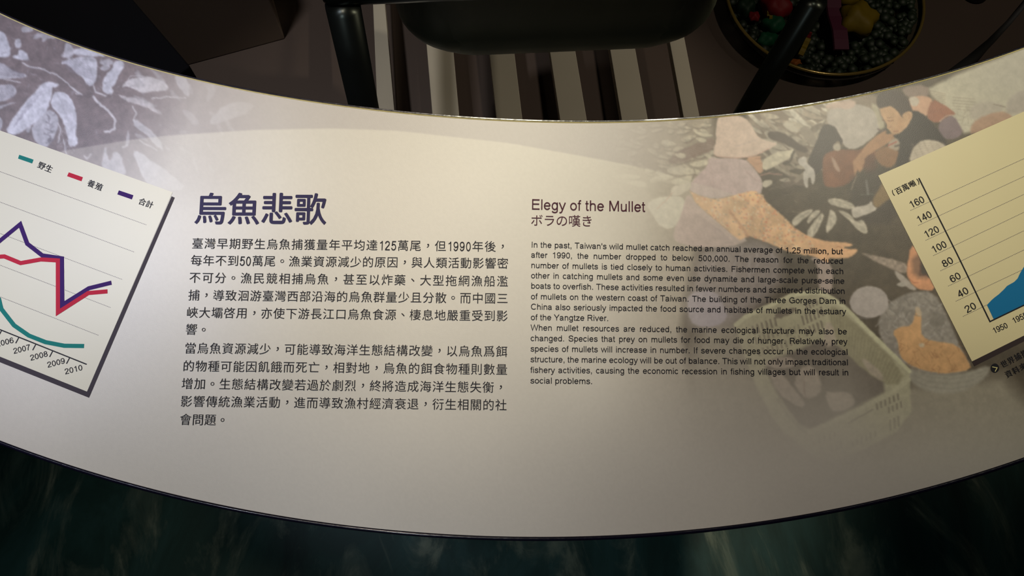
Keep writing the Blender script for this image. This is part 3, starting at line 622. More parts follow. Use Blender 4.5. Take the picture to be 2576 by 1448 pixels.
# own grotesque lettering: strokes on a 1000-unit em; L straight, S smooth curve, E arc (cx, cy, rx, ry, from, to), optional last width
SIX = [(465,530),(400,640),(290,676),(150,590),(90,400),(90,250),(150,90),(285,35),(420,90),(470,225),(420,370),(295,435),(170,390),(100,290)]
ST = {
 "'": [('L', [(95,716),(95,470)])], ',': [('L', [(139,0),(139,104)], 104), ('S', [(160,10),(150,-70),(105,-130)], 50)], '-': [('L', [(40,275),(290,275)])], '.': [('L', [(139,0),(139,104)], 104)],
 '0': [('E', (278,352,188,318,0,360))], '1': [('L', [(325,0),(325,716)]), ('S', [(320,690),(250,600),(110,545)], 76)],
 '2': [('S', [(85,500),(120,610),(270,676),(420,620),(450,500),(390,380),(220,220),(85,60)]), ('L', [(50,42),(510,42)])],
 '3': [('S', [(80,540),(140,640),(270,675),(400,630),(430,520),(380,415),(230,378)]), ('S', [(230,378),(400,345),(465,210),(400,80),(260,36),(120,90),(75,200)])],
 '4': [('L', [(375,0),(375,712)]), ('L', [(372,670),(75,210)]), ('L', [(40,205),(520,205)])],
 '5': [('L', [(490,672),(160,672),(108,345)]), ('S', [(108,350),(180,430),(290,460),(420,390),(465,235),(400,85),(255,36),(120,85),(75,200)])],
 '6': [('S', SIX)], '9': [('S', [(556-x,712-y) for x, y in SIX])], '7': [('L', [(45,672),(500,672)]), ('S', [(480,672),(340,480),(240,240),(205,0)])],
 '8': [('E', (278,522,158,152,0,360)), ('E', (278,204,195,168,0,360))],
 'C': [('E', (385,358,300,318,42,318))], 'D': [('L', [(122,0),(122,716)]), ('L', [(122,674),(330,674)]), ('E', (330,358,300,316,-90,90)), ('L', [(330,42),(122,42)])],
 'E': [('L', [(122,0),(122,716)]), ('L', [(122,674),(615,674)]), ('L', [(122,382),(590,382)]), ('L', [(122,42),(625,42)])],
 'F': [('L', [(122,0),(122,716)]), ('L', [(122,674),(580,674)]), ('L', [(122,370),(520,370)])],
 'G': [('E', (395,358,310,318,40,325)), ('L', [(688,0),(688,380)], 70), ('L', [(400,345),(700,345)])], 'I': [('L', [(139,0),(139,716)])],
 'M': [('L', [(115,0),(115,716)]), ('L', [(718,0),(718,716)]), ('L', [(130,716),(416,30)]), ('L', [(703,716),(416,30)])],
 'R': [('L', [(122,0),(122,716)]), ('L', [(122,674),(440,674)]), ('E', (440,520,158,154,-90,90)), ('L', [(440,366),(122,366)]), ('L', [(450,350),(635,0)])],
 'S': [('S', [(565,500),(520,620),(340,678),(160,620),(110,520),(170,420),(340,365),(520,310),(585,195),(510,80),(335,36),(150,90),(85,235)])],
 'T': [('L', [(22,674),(590,674)]), ('L', [(306,0),(306,674)])], 'W': [('L', [(50,716),(245,30),(472,690),(699,30),(894,716)])],
 'Y': [('L', [(45,716),(333,310),(622,716)]), ('L', [(333,340),(333,0)])],
 'a': [('S', [(80,375),(130,460),(260,484),(385,445),(416,340)]), ('L', [(416,350),(416,110)]), ('S', [(416,130),(430,55),(500,42)], 70), ('S', [(416,300),(260,275),(120,235),(82,150),(120,60),(215,36),(340,75),(416,190)])],
 'b': [('L', [(110,0),(110,716)]), ('E', (292,262,182,226,0,360))], 'd': [('L', [(446,0),(446,716)]), ('E', (264,262,182,226,0,360))], 'p': [('L', [(110,-210),(110,523)]), ('E', (292,262,182,226,0,360))],
 'c': [('E', (262,262,190,226,38,322))], 'e': [('E', (278,262,198,226,0,328)), ('L', [(78,272),(478,272)])],
 'f': [('S', [(268,676),(190,672),(142,630),(135,520)]), ('L', [(135,540),(135,0)]), ('L', [(15,485),(260,485)], 74)],
 'g': [('L', [(446,523),(446,0)]), ('S', [(446,30),(435,-90),(370,-155),(260,-172),(140,-145),(90,-75)]), ('E', (264,262,182,226,0,360))],
 'h': [('L', [(110,0),(110,716)]), ('S', [(110,320),(150,440),(275,482),(400,450),(446,330)]), ('L', [(446,345),(446,0)])],
 'i': [('L', [(111,0),(111,523)]), ('L', [(111,620),(111,716)])], 'l': [('L', [(111,0),(111,716)])],
 'm': [('L', [(108,0),(108,523)]), ('S', [(108,330),(155,450),(265,482),(370,450),(416,340)]), ('L', [(416,355),(416,0)]), ('S', [(416,330),(465,450),(575,482),(680,450),(724,340)]), ('L', [(724,355),(724,0)])],
 'n': [('L', [(110,0),(110,523)]), ('S', [(110,320),(150,440),(275,482),(400,450),(446,330)]), ('L', [(446,345),(446,0)])],
 'o': [('E', (278,262,200,226,0,360))], 'r': [('L', [(108,0),(108,523)]), ('S', [(108,290),(150,430),(230,480),(325,472)])],
 's': [('S', [(420,385),(370,460),(250,484),(130,450),(95,380),(140,310),(260,275),(390,230),(425,145),(370,65),(250,36),(120,70),(60,165)])],
 't': [('L', [(120,670),(120,115)]), ('S', [(120,130),(135,60),(180,38),(258,42)]), ('L', [(12,485),(255,485)], 74)],
 'u': [('L', [(110,523),(110,185)]), ('S', [(110,200),(145,70),(260,38),(390,80),(446,200)]), ('L', [(446,523),(446,0)])],
 'v': [('L', [(38,523),(250,28),(462,523)])], 'w': [('L', [(32,523),(190,30),(361,490),(532,30),(690,523)])],
 'y': [('L', [(38,523),(252,40)]), ('S', [(462,523),(270,30),(205,-120),(140,-172),(50,-165)])],
 'z': [('L', [(50,481),(450,481)]), ('L', [(425,465),(65,60)]), ('L', [(35,42),(460,42)])]}
def crom(P, k=5):
    P = [np.array(p, float) for p in P]; Q = [2 * P[0] - P[1]] + P + [2 * P[-1] - P[-2]]; o = []
    for i in range(1, len(Q) - 2):
        for j in range(k):
            t = j / k; o.append(.5 * (2 * Q[i] + (Q[i+1] - Q[i-1]) * t + (2 * Q[i-1] - 5 * Q[i] + 4 * Q[i+1] - Q[i+2]) * t * t + (3 * Q[i] - Q[i-1] - 3 * Q[i+1] + Q[i+2]) * t ** 3))
    return o + [P[-1]]
def latin(ch):
    if ch in GL: return GL[ch]
    VV = []; TT = []; n0 = 0
    for s in ST[ch]:
        w_ = (s[2] if len(s) > 2 else 92) / 2
        if s[0] == 'L': P = [np.array(p, float) for p in s[1]]; loop = False
        elif s[0] == 'S': P = crom(s[1]); loop = False
        else:
            cx, cy, rx, ry, a0, a1 = s[1]; loop = a1 - a0 >= 360; n_ = max(6, int((a1 - a0) / 13)); P = [np.array((cx + rx * math.cos(math.radians(a0 + (a1 - a0) * i / n_)), cy + ry * math.sin(math.radians(a0 + (a1 - a0) * i / n_)))) for i in range(n_ + (0 if loop else 1))]
        m_ = len(P)
        for i in range(m_):
            d0 = P[i] - P[i-1] if (i or loop) else P[1] - P[0]; d1 = P[(i+1) % m_] - P[i] if (i < m_ - 1 or loop) else d0
            d0 = d0 / np.hypot(*d0); d1 = d1 / np.hypot(*d1); a = np.array([-d0[1], d0[0]]); b = np.array([-d1[1], d1[0]])
            mt = a + b; mt = mt / (np.hypot(*mt) + 1e-9); k_ = w_ / max(.42, mt.dot(a)); VV += [P[i] + mt * k_, P[i] - mt * k_]
        for i in range(m_ if loop else m_ - 1):
            a, b = n0 + 2 * i, n0 + 2 * ((i + 1) % m_); TT += [(a, a + 1, b + 1), (a, b + 1, b)]
        n0 += 2 * m_
    GL[ch] = (np.array(VV) / 1000, np.array(TT), AFM[ch] / 1000); return GL[ch]
class Ink:                                              # collects flat glyphs lying on the sheet
    def __init__(s): s.V = []; s.T = []; s.n = 0
    def add(s, V, T, z):
        s.V.append(np.column_stack([V, np.full(len(V), z)])); s.T.append(T + s.n); s.n += len(V)
    def make(s, name, m, parent):
        V = np.concatenate(s.V); T = np.concatenate(s.T)
        e1 = V[T[:, 1]] - V[T[:, 0]]; e2 = V[T[:, 2]] - V[T[:, 0]]; neg = (e1[:, 0] * e2[:, 1] - e1[:, 1] * e2[:, 0]) < 0
        T[neg] = T[neg][:, ::-1]
        return mesh_obj(name, V, T.tolist(), m, parent)
ZT = .00045
def L2(p):
    x, y = loc(p[0], p[1]); return np.array([float(x), float(y)])
def frame(p0, p1):
    a, b = L2(p0), L2(p1); d = b - a; L = np.hypot(*d); e = d / L; return a, L, e, np.array([-e[1], e[0]])
def em_m(p, em):                                        # photo pixels -> metres at that point
    a, b = L2((p[0] - 20, p[1])), L2((p[0] + 20, p[1])); return np.hypot(*(b - a)) / 40 * em
def latin_line(ink, text, p0, p1, em, justify=True, z=ZT):
    a, L, e, u = frame(p0, p1); s = em_m(p0, em) * (L / em_m(p0, 1)) * 0 + em_m(((p0[0] + p1[0]) / 2, (p0[1] + p1[1]) / 2), em)
    nat = sum(AFM.get(c, 556) for c in text) / 1000; ns = text.count(' '); extra = 0; k = 1
    if justify and ns: extra = (L / s - nat) / ns
    else: k = L / (nat * s)
    x = 0
    for c in text:
        w_ = AFM.get(c, 556) / 1000
        if c != ' ':
            V, T, adv = latin(c); q = V * (w_ / adv * k * 1.0, 1)
            P = a + np.outer((x + q[:, 0]) * s, e) + np.outer(q[:, 1] * s, u); ink.add(P, T, z)
        x += w_ * k + (extra if c == ' ' else 0)
def cjk_line(ink, text, p0, p1, em, sx=1.0, units=None, bold=0.0, z=ZT):
    """p0 / p1: photo positions of the centres of the first and the last cell"""
    a, L, e, u = frame(p0, p1); s = em_m(((p0[0] + p1[0]) / 2, (p0[1] + p1[1]) / 2), em)
    wd = [.5 if c in '0123456789' else 1.0 for c in text]; cen = []; x = 0
    for w_ in wd: cen.append(x + w_ / 2); x += w_
    span = cen[-1] - cen[0]; pitch = L / span if span else 0
    for c, q in zip(text, cen):
        V, T, _ = latin(c) if c in '0123456789' else cjk(c)
        if len(V) == 0: continue
        o = V.copy()
        if c in '，。、': o -= (o.max(0) + o.min(0)) / 2
        elif c in '0123456789': o[:, 0] -= (o[:, 0].max() + o[:, 0].min()) / 2; o[:, 0] *= .86; o[:, 1] = o[:, 1] * 1.12 - .43
        else: o -= (.5, .38)
        offs_ = [(0, 0)] if not bold else [(0, 0), (bold, 0), (0, bold), (-bold, 0), (0, -bold)]
        for k_, (ox, oy) in enumerate(offs_):
            oo = o + (ox, oy)
            P = a + np.outer((q - cen[0]) * pitch + oo[:, 0] * s * sx, e) + np.outer(oo[:, 1] * s, u); ink.add(P, T, z + k_ * 4e-6)

k = Ink(); cjk_line(k, '烏魚悲歌', (530.5, 524.5), (781, 525.5), 86, .97, bold=.014); k.make('title_text', m_ink_navy, panel)
k = Ink()
ROWS = [('臺灣早期野生烏魚捕獲量年平均達125萬尾，但1990年後，', (497.4,611.9), (1264.5,619.9)), ('每年不到50萬尾。漁業資源減少的原因，與人類活動影響密', (494.4,654.6), (1264.7,662.0)),
 ('不可分。漁民競相捕烏魚，甚至以炸藥、大型拖網漁船濫', (490.7,697.7), (1264,707)), ('捕，導致洄游臺灣西部沿海的烏魚群量少且分散。而中國三', (488.4,742), (1264,750)),
 ('峽大壩啓用，亦使下游長江口烏魚食源、棲息地嚴重受到影', (484,785.5), (1263,794)), ('響。', (481.7,828), (512.8,828.9)),
 ('當烏魚資源減少，可能導致海洋生態結構改變，以烏魚爲餌', (479.4,875.2), (1262,883.5)), ('的物種可能因飢餓而死亡，相對地，烏魚的餌食物種則數量', (475,920), (1262,928.6)),
 ('增加。生態結構改變若過於劇烈，終將造成海洋生態失衡，', (471.7,964.3), (1259.7,973.7)), ('影響傳統漁業活動，進而導致漁村經濟衰退，衍生相關的社', (469.4,1008.7), (1260.3,1018)), ('會問題。', (467.4,1054.5), (560.2,1055.8))]
for t_, p0, p1 in ROWS: cjk_line(k, t_, p0, p1, 29.6 + (p0[1] - 612) * .0018)
k.make('paragraph_text', m_ink, panel)['label'] = 'body text in Chinese characters'
k = Ink(); latin_line(k, 'Elegy of the Mullet', (1335.5, 527), (1623.5, 533), 37.4, False)
cjk_line(k, 'ボラの嘆き', (1350.3, 554), (1476.5, 555.8), 32); k.make('title_text', m_ink_maroon, panel)['label'] = 'maroon heading in English and Japanese'
k = Ink()
ER = [("In the past, Taiwan's wild mullet catch reached an annual average of 1.25 million, but", 1335.7, 622.2, 2120.5, 639.4), ("after 1990, the number dropped to below 500,000. The reason for the reduced", 1335.5, 647.8, 2121.4, 663.5),
 ("number of mullets is tied closely to human activities. Fishermen compete with each", 1335.3, 673.9, 2122.5, 689), ("other in catching mullets and some even use dynamite and large-scale purse-seine", 1335.2, 699.7, 2124.8, 713.5),
 ("boats to overfish. These activities resulted in fewer numbers and scattered distribution", 1335, 725.6, 2126, 738.8), ("of mullets on the western coast of Taiwan. The building of the Three Gorges Dam in", 1334.9, 752.4, 2127.6, 764.2),
 ("China also seriously impacted the food source and habitats of mullets in the estuary", 1334.7, 778.3, 2128.4, 790.3), ("of the Yangtze River.", 1334.6, 804.7, 1531.5, 807.2),
 ("When mullet resources are reduced, the marine ecological structure may also be", 1334.4, 830.8, 2131, 840.6), ("changed. Species that prey on mullets for food may die of hunger. Relatively, prey", 1334.2, 857.4, 2131.8, 865.8),
 ("species of mullets will increase in number. If severe changes occur in the ecological", 1334, 883.8, 2133.2, 892.2), ("structure, the marine ecology will be out of balance. This will not only impact traditional", 1333.9, 910.4, 2134, 918.2),
 ("fishery activities, causing the economic recession in fishing villages but will result in", 1333.7, 937.3, 2135, 943.7), ("social problems.", 1333.6, 963.9, 1491, 965.6)]
for t_, x0, y0, x1, y1 in ER: latin_line(k, t_, (x0, y0), (x1, y1), 20.7 + (y0 - 622) * .0012, x1 > 2000)
k.make('paragraph_text', m_ink, panel)['label'] = 'body text in English'

# ---------------------------------------------------------------- charts
def flat(name, quads, m, parent, z):
    V = []; T = []
    for q in quads:
        b = len(V); V += [(*L2(p), z) for p in q]; T.append(list(range(b, b + len(q))))
    o = mesh_obj(name, V, T, m, parent); return fix_up(o)
def fix_up(o):
    import bmesh
    bm = bmesh.new(); bm.from_mesh(o.data); bm.normal_update()
    for f_ in bm.faces:
        if f_.normal.z < 0: f_.normal_flip()
    bm.to_mesh(o.data); bm.free(); return o
def ribbon(name, pts, wd, m, parent, z):                # thick line with mitred corners
    P = [L2(p) for p in pts]; w_ = em_m(pts[len(pts) // 2], wd) / 2; lft = []; rgt = []
    for i, p in enumerate(P):
        d0 = (P[i] - P[i - 1]) if i else (P[1] - P[0]); d1 = (P[i + 1] - P[i]) if i < len(P) - 1 else d0
        d0 = d0 / np.hypot(*d0); d1 = d1 / np.hypot(*d1); n0 = np.array([-d0[1], d0[0]]); n1 = np.array([-d1[1], d1[0]])
        mt = n0 + n1; mt = mt / np.hypot(*mt); k_ = w_ / max(.28, mt.dot(n0)); lft.append(p + mt * k_); rgt.append(p - mt * k_)
    V = [(*p, z) for p in lft + rgt]; n_ = len(P)
    return fix_up(mesh_obj(name, V, [(i, i + 1, n_ + i + 1, n_ + i) for i in range(n_ - 1)], m, parent))
def dashes(name, lines, m, parent, z, on=2.6, off=1.5, wd=1.5):
    V = []; T = []
    for p0, p1 in lines:
        a, L, e, u = frame(p0, p1); s = em_m(p0, 1); x = 0
        while x < L:
            x2 = min(x + on * s, L); b = len(V)
            for q in (a + e * x - u * wd * s / 2, a + e * x2 - u * wd * s / 2, a + e * x2 + u * wd * s / 2, a + e * x + u * wd * s / 2): V.append((*q, z))
            T.append((b, b + 1, b + 2, b + 3)); x += (on + off) * s
    o = mesh_obj(name, V, T, m, parent); return o
def grid(lines, m, parent, z):
    for ln in lines: dashes('grid_line', [ln], m, parent, z)
def label_latin(ink, t_, p0, p1, em): latin_line(ink, t_, p0, p1, em, False)

lc = empty('line_chart', parent=panel)
flat('chart_card', [[(-225,247.5),(434.3,483.3),(219.2,984.4),(-225,806)]], m_card, lc, .0002)
flat('shadow_bar', [[(431.8,493.5),(439.8,497.0),(224.3,1000.0),(-225,821),(-225,806),(219.2,984.4)]], m_bar, lc, .00022)
grid([((-220,351.3),(368.7,565.6)), ((-220,426),(338.5,634)), ((-220,504),(308.4,703)), ((-220,582),(278.5,773.3)), ((-220,660),(248.3,843.1))], m_dash, lc, .0003)
ribbon('axis', [(-220,741),(0,828.5),(218.6,916)], 3.0, m_ink, lc, .00034)
for x, y in ((3,831),(46.4,848.6),(89,866),(131.5,883),(174,900), (-39,814)): flat('axis_tick', [[(x, y), (x + 2.6, y + .6), (x - 5.0, y + 15), (x - 7.6, y + 14)]], m_ink, lc, .00034)
k = Ink()
for t_, p0, p1 in (('2005', (-51,854.5), (-7,843.5)), ('2006', (-8,872.7), (36.2,861.4)), ('2007', (35,890), (78.4,879)), ('2008', (77.5,907), (122,895.5)), ('2009', (120.3,924.6), (165.3,913)), ('2010', (164.3,941.6), (209.5,930))):
    label_latin(k, t_, p0, p1, 20)
k.make('year_labels', m_ink, lc)
ribbon('data_line', [(-160,690),(-110,730),(-60,690),(-2,752),(4,777),(36,818),(73,843.6),(115,860.2),(162.2,869.3),(212,870)], 10.5, m_teal, lc, .00038)['label'] = 'teal data line'
ribbon('data_line', [(-160,560),(-110,600),(-60,650),(-12,608+8),(0,608-2),(51.2,564),(69.2,613),(106.8,642.2),(156.2,649.6),(157.2,766.5),(224.0,724.8),(280.8,710.8)], 10.5, m_purple, lc, .00042)['label'] = 'dark purple data line'
ribbon('data_line', [(-160,600),(-110,610),(-60,655),(0,645.5),(11.5,644.8),(52.4,661.6),(103.5,652.4),(146.3,655.0),(146.5,785.5),(222.8,736.8),(270.8,732.6)], 10.5, m_red, lc, .00046)['label'] = 'crimson data line'
for nm, pts, m_, lb in (('teal', [(192,232),(332,280),(318,318),(180,270)], m_teal, 'teal legend swatch'), ('red', [(680,405),(818,453),(803,493),(662,443)], m_red, 'crimson legend swatch'), ('purple', [(1172,582),(1315,630),(1300,672),(1157,622)], m_purple, 'purple legend swatch')):
    flat('legend_swatch', [[(p[0] / 3.914, 330 + p[1] / 3.914) for p in pts]], m_, lc, .00034)['label'] = lb
for t_, p0, p1 in (('野生', (105.5,416.8), (123.9,424.2)), ('養殖', (230.3,462), (249.9,469.6)), ('合計', (358.8,507.4), (376.9,514))):
    k = Ink(); cjk_line(k, t_, p0, p1, 19.5, bold=.012); k.make('legend_text', m_ink, lc)

ac = empty('area_chart', parent=panel)
flat('chart_card', [[(2208.9,441.7),(2800,182),(2800,737),(2445.1,909.1)]], m_card2, ac, .0002)
flat('shadow_bar', [[(2444.6,908.6),(2800,732),(2800,746),(2450.8,920.8)]], m_bar2, ac, .00022)
grid([((2289.8,529.4),(2780,305.8)), ((2309.2,567.2),(2780,349)), ((2328,604.5),(2780,393)), ((2347,643),(2780,436)), ((2365.5,681),(2780,482)), ((2384.4,719.5),(2780,531)), ((2403.7,757.6),(2780,580)), ((2421.9,795.7),(2483.2,765.9))], m_dash, ac, .0003)
flat('data_area', [[(2482.3,766.8),(2493.4,754.8),(2502.4,747),(2511.4,740.4),(2525.7,726.9),(2532.9,718.9),(2550.9,708.6),(2559.5,700),(2566,686),(2576,669.7),(2620,620),(2700,520),(2780,440),(2780,668),(2499.9,804.2)]], m_blue, ac, .00032)['label'] = 'solid blue area'
ribbon('axis', [(2310.8,447.9),(2407.6,640),(2489.8,808.5),(2790,664)], 3.4, m_ink, ac, .0004)
k = Ink()
for t_, p0, p1 in (('160', (2292.3,524.6), (2328,507.3)), ('140', (2311,562.4), (2346.5,544.6)), ('120', (2329.6,599.6), (2365,582)), ('100', (2348.3,637.6), (2383.8,619.8)), ('80', (2374.5,673.4), (2400.5,659.6)), ('60', (2393.7,711.7), (2419.5,698.8)), ('40', (2412.8,749.4), (2439,736.0)), ('20', (2432,787.8), (2458.2,774.2))):
    label_latin(k, t_, p0, p1, 25.0)
for t_, p0, p1 in (('1950', (2500.6,839.2), (2536.6,823.2)), ('1955', (2550,814), (2586,797)), ('1960', (2600,790), (2636,773)), ('1965', (2649,766), (2685,749)), ('1970', (2698,742), (2734,725))):
    label_latin(k, t_, p0, p1, 20)
k.make('number_labels', m_ink, ac)
k = Ink(); cjk_line(k, '百萬噸', (2260.4,479.2), (2293.9,462.6), 18.5, bold=.01)
def arc(ink, c, r, a0, a1, wd):
    V = []; T = []
    for i in range(9):
        t_ = math.radians(a0 + (a1 - a0) * i / 8)
        for q in (r - wd / 2, r + wd / 2): V.append(L2((c[0] + q * math.cos(t_), c[1] + q * math.sin(t_))))
        if i: T += [(2 * i - 2, 2 * i - 1, 2 * i + 1), (2 * i - 2, 2 * i + 1, 2 * i)]
    ink.add(np.array(V), np.array(T), ZT)
arc(k, (2258.5,480.5), 14, 125, 190, 1.6); arc(k, (2297,461.5), 14, -55, 12, 1.6)
k.make('unit_text', m_ink, ac)
k = Ink(); cjk_line(k, '世界捕撈與養殖', (2525.7,914.4), (2627.4,861), 18.3, bold=.006); cjk_line(k, '資料來源', (2536.7,939.6), (2591,912), 18.3, bold=.006)
k.make('caption_text', m_ink, panel)['label'] = 'two line caption under the blue chart'
flat('arrow_bullet', [[(2502.4 + 10.6 * math.cos(t * .2618), 925.4 + 11.6 * math.sin(t * .2618)) for t in range(24)]], m_ink, panel, .0003)
ribbon('arrow_mark', [(2495.2,922.2),(2507.6,924.6),(2502.5,934)], 1.9, m_cream, panel, .0004)
bpy.data.objects.remove(_to)

# ---------------------------------------------------------------- floor
def mm(name): m = bpy.data.materials.new(name); m.use_nodes = True; return m, m.node_tree, m.node_tree.nodes['Principled BSDF']
m_marble, nt, b = mm('green_marble'); tc = nt.nodes.new('ShaderNodeTexCoord')
def nnode(nt, sc, det, dis, src, rough=.6):
    n_ = nt.nodes.new('ShaderNodeTexNoise'); n_.inputs['Scale'].default_value = sc; n_.inputs['Detail'].default_value = det; n_.inputs['Distortion'].default_value = dis; n_.inputs['Roughness'].default_value = rough
    nt.links.new(src, n_.inputs['Vector']); return n_
def ramp(nt, src, stops):
    r_ = nt.nodes.new('ShaderNodeValToRGB'); e_ = r_.color_ramp.elements
    while len(e_) < len(stops): e_.new(.5)
    for el, (p, c) in zip(e_, stops): el.position = p; el.color = (*c, 1) if len(c) == 3 else c
    nt.links.new(src, r_.inputs[0]); return r_
mp = nt.nodes.new('ShaderNodeMapping'); mp.inputs['Rotation'].default_value = (0, 0, .55); mp.inputs['Scale'].default_value = (1.0, .42, 1); mp.inputs['Location'].default_value = (1.3, .4, 0)
nt.links.new(tc.outputs['Object'], mp.inputs[0])
g = nnode(nt, 5, 6, 1.2, mp.outputs[0]); v_ = nnode(nt, 6.5, 9, 2.2, mp.outputs[0], .62)
base = ramp(nt, g.outputs['Fac'], [(.30, tuple(lin((16, 34, 32)))), (.52, tuple(lin((32, 62, 56)))), (.72, tuple(lin((52, 88, 84))))])
vein = ramp(nt, v_.outputs['Fac'], [(.50, (0, 0, 0)), (.58, (.16, .16, .16)), (.63, (.42, .42, .42)), (.72, (.7, .7, .7))])
mx = nt.nodes.new('ShaderNodeMixRGB'); mx.inputs[2].default_value = (*lin((140, 148, 126)), 1)
nt.links.new(vein.outputs[0], mx.inputs[0]); nt.links.new(base.outputs[0], mx.inputs[1]); nt.links.new(mx.outputs[0], b.inputs['Base Color'])
b.inputs['Roughness'].default_value = .5; b.inputs['Specular IOR Level'].default_value = .2
YS = 0.33
floor = prism('marble_floor', [(-2.5, -1.2), (2.5, -1.2), (2.5, YS), (-2.5, YS)], 0, .002, m_marble); tag(floor, kind='structure')
m_floor = mat('brown_vinyl', (68, 58, 52), .45, spec=.35, noise=(3, .08), bump=(60, .1))
fl2 = prism('floor', [(-3, -2.5), (3, -2.5), (3, 4.0), (-3, 4.0)], -.05, 0, m_floor); tag(fl2, kind='structure')
m_wall = mat('dark_wall_paint', (58, 54, 50), .8, noise=(2, .05)); m_ceil = mat('black_ceiling', (30, 30, 32), .9, noise=(2, .05))
for nm, q, za, zb_, m_ in (('wall_back', (-3, 4.0, 3, 4.1), 0, 3.1, m_wall), ('wall_front', (-3, -2.6, 3, -2.5), 0, 3.1, m_wall), ('wall_left', (-3.1, -2.6, -3, 4.1), 0, 3.1, m_wall), ('wall_right', (3, -2.6, 3.1, 4.1), 0, 3.1, m_wall), ('ceiling', (-3.1, -2.6, 3.1, 4.1), 3.1, 3.2, m_ceil)):
    tag(prism(nm, [(q[0], q[1]), (q[2], q[1]), (q[2], q[3]), (q[0], q[3])], za, zb_, m_), kind='structure')

# ---------------------------------------------------------------- metal stand with basin
m_dark = mat('dark_stainless', (70, 76, 72), .3, metal=.9, noise=(20, .15)); m_basin = mat('basin_steel', (92, 98, 80), .5, metal=.45, noise=(14, .12), bump=(80, .08))
m_alu = mat('satin_aluminium', (170, 164, 148), .38, metal=.35, spec=.5, noise=(9, .06))
stand = empty('metal_stand', at_z(1400, -60, 0)); tag(stand, 'dark tubular metal stand with a shelf of flat pale slats, under the basin', 'stand')
SI = stand.location.copy()
def rel(p): return Vector(p) - SI
ZR = .72
pl = at_z(862, 12, ZR); pr = at_z(2050, 0, ZR)
def leg_at(pxf, y, yw): return at_y(pxf(y), y, yw)
lf = lambda y: 862.4 + .205 * (y - 10); rf = lambda y: 2050 - .618 * y
def leg_pts(pf, top):
    # keep the leg in the vertical plane through its top, follow it down to the floor
    lo = None
    q = leg_at(pf, 260, top.y); d = (q - top); t = (0 - top.z) / d.z
    return [rel(top), rel(top + d * t)]
a_, b_ = leg_pts(lf, pl); tube('leg', [a_, b_], .0205, m_dark, stand)
c_, d_ = leg_pts(rf, pr); tube('leg', [c_, d_], .0150, m_dark, stand)
dirR = at_z(1080, -41, ZR) - at_z(806, -30, ZR); dirR.z = 0; dirR.normalize(); dirB = Vector((-dirR.y, dirR.x, 0))
for p, q in ((a_, b_), (c_, d_)):
    tube('leg', [p + dirB * .75, q + dirB * .75], .016, m_dark, stand)
p0 = rel(at_z(812, -30, ZR + .012)); p1 = p0 + dirR * .72
sx_ = [p0 + dirR * t for t in (0, .006, .714, .72)]
tube('top_rail', sx_, [.016, .020, .020, .016], m_dark, stand)
tube('top_rail', [p0 + dirB * .75, p1 + dirB * .75], .016, m_dark, stand)
tube('top_rail', [p0, p0 + dirB * .75], .014, m_dark, stand); tube('top_rail', [p1, p1 + dirB * .75], .014, m_dark, stand)
# thin dark plate edge beside the left leg
q0 = at_z(820, 14, ZR - .01); q1 = at_y(838, 88, q0.y + .01)
tube('bracket', [rel(q0), rel(q1)], .0016, m_ink, stand, seg=8)
ZS = .16
S = [((938,8),(949,272),(970,30),(992,276)), ((1074,126),(1087.5,287),(1140.5,128),(1155,289)), ((1230,127),(1249,298),(1293,124),(1314.5,302.5)), ((1381.7,119),(1409.3,304),(1445.7,117.4),(1476.7,304)), ((1532.8,112),(1564.5,304),(1595,106),(1630,301)), ((1683.9,101),(1719.8,296),(1722,97),(1760,293))]
for i, (l0, l1, r0, r1) in enumerate(S):
    a0, a1, b0, b1 = [at_z(*p, ZS) for p in (l0, l1, r0, r1)]
    cen0 = (a0 + b0) / 2; cen1 = (a1 + b1) / 2; dl = a1 - a0; dr = b1 - b0
    def ext(p, d, y): return p + d * ((y - p.y) / d.y)
    y0_, y1_ = .62, 1.35
    pa, pb, pc, pd = [rel(ext(p, d, y)) for p, d, y in ((a0, dl, y0_), (b0, dr, y0_), (b0, dr, y1_), (a0, dl, y1_))]
    wv = (pb - pa).normalized(); tk = .0025; hh = .022
    prof = lambda A_, B_: [A_ - Vector((0, 0, hh)), A_, B_, B_ - Vector((0, 0, hh)), B_ - Vector((0, 0, hh)) - wv * tk, B_ - Vector((0, 0, tk)) - wv * tk, A_ - Vector((0, 0, tk)) + wv * tk, A_ - Vector((0, 0, hh)) + wv * tk]
    v = prof(pa, pb) + prof(pd, pc)
    f = [(j, (j + 1) % 8, 8 + (j + 1) % 8, 8 + j) for j in range(8)] + [tuple(range(8)), tuple(range(8, 16))]
    s_ = fix_normals(mesh_obj('slat', v, f, m_alu, stand)); bevel(s_, .0008, 2)
for y_ in (.66, 1.28):
    a0 = Vector((-.32, y_, ZS - .033)); tube('shelf_bar', [rel(a0), rel(a0 + Vector((.72, .06, 0)))], .009, m_dark, stand, seg=14)

# basin hanging in the frame
bz = ZR + .004; yb = at_z(1400, 4, ZR).y + .03
def bpt(px, py): return at_y(px, py, yb)
lb = bpt(1090, 127); rb = bpt(1750, 95); lt_ = bpt(943, 0); rt_ = bpt(1860, 0)
zb = (lb.z + rb.z) / 2 - .062; wid = (rt_.x - lt_.x); cxm = (rt_.x + lt_.x) / 2
basin = empty('metal_basin', (cxm, yb + .19, zb)); tag(basin, 'deep dark steel basin with rounded corners hanging in the tubular stand', 'basin')
def rring(hw, hd, r, z, rot, n_=10):
    o = []
    for cx, cy, a0 in ((hw - r, hd - r, 0), (-hw + r, hd - r, 90), (-hw + r, -hd + r, 180), (hw - r, -hd + r, 270)):
        for i in range(n_ + 1):
            t_ = math.radians(a0 + 90 * i / n_); x, y = cx + r * math.cos(t_), cy + r * math.sin(t_)
            o.append(Vector((x * math.cos(rot) - y * math.sin(rot), x * math.sin(rot) + y * math.cos(rot), z)))
    return o
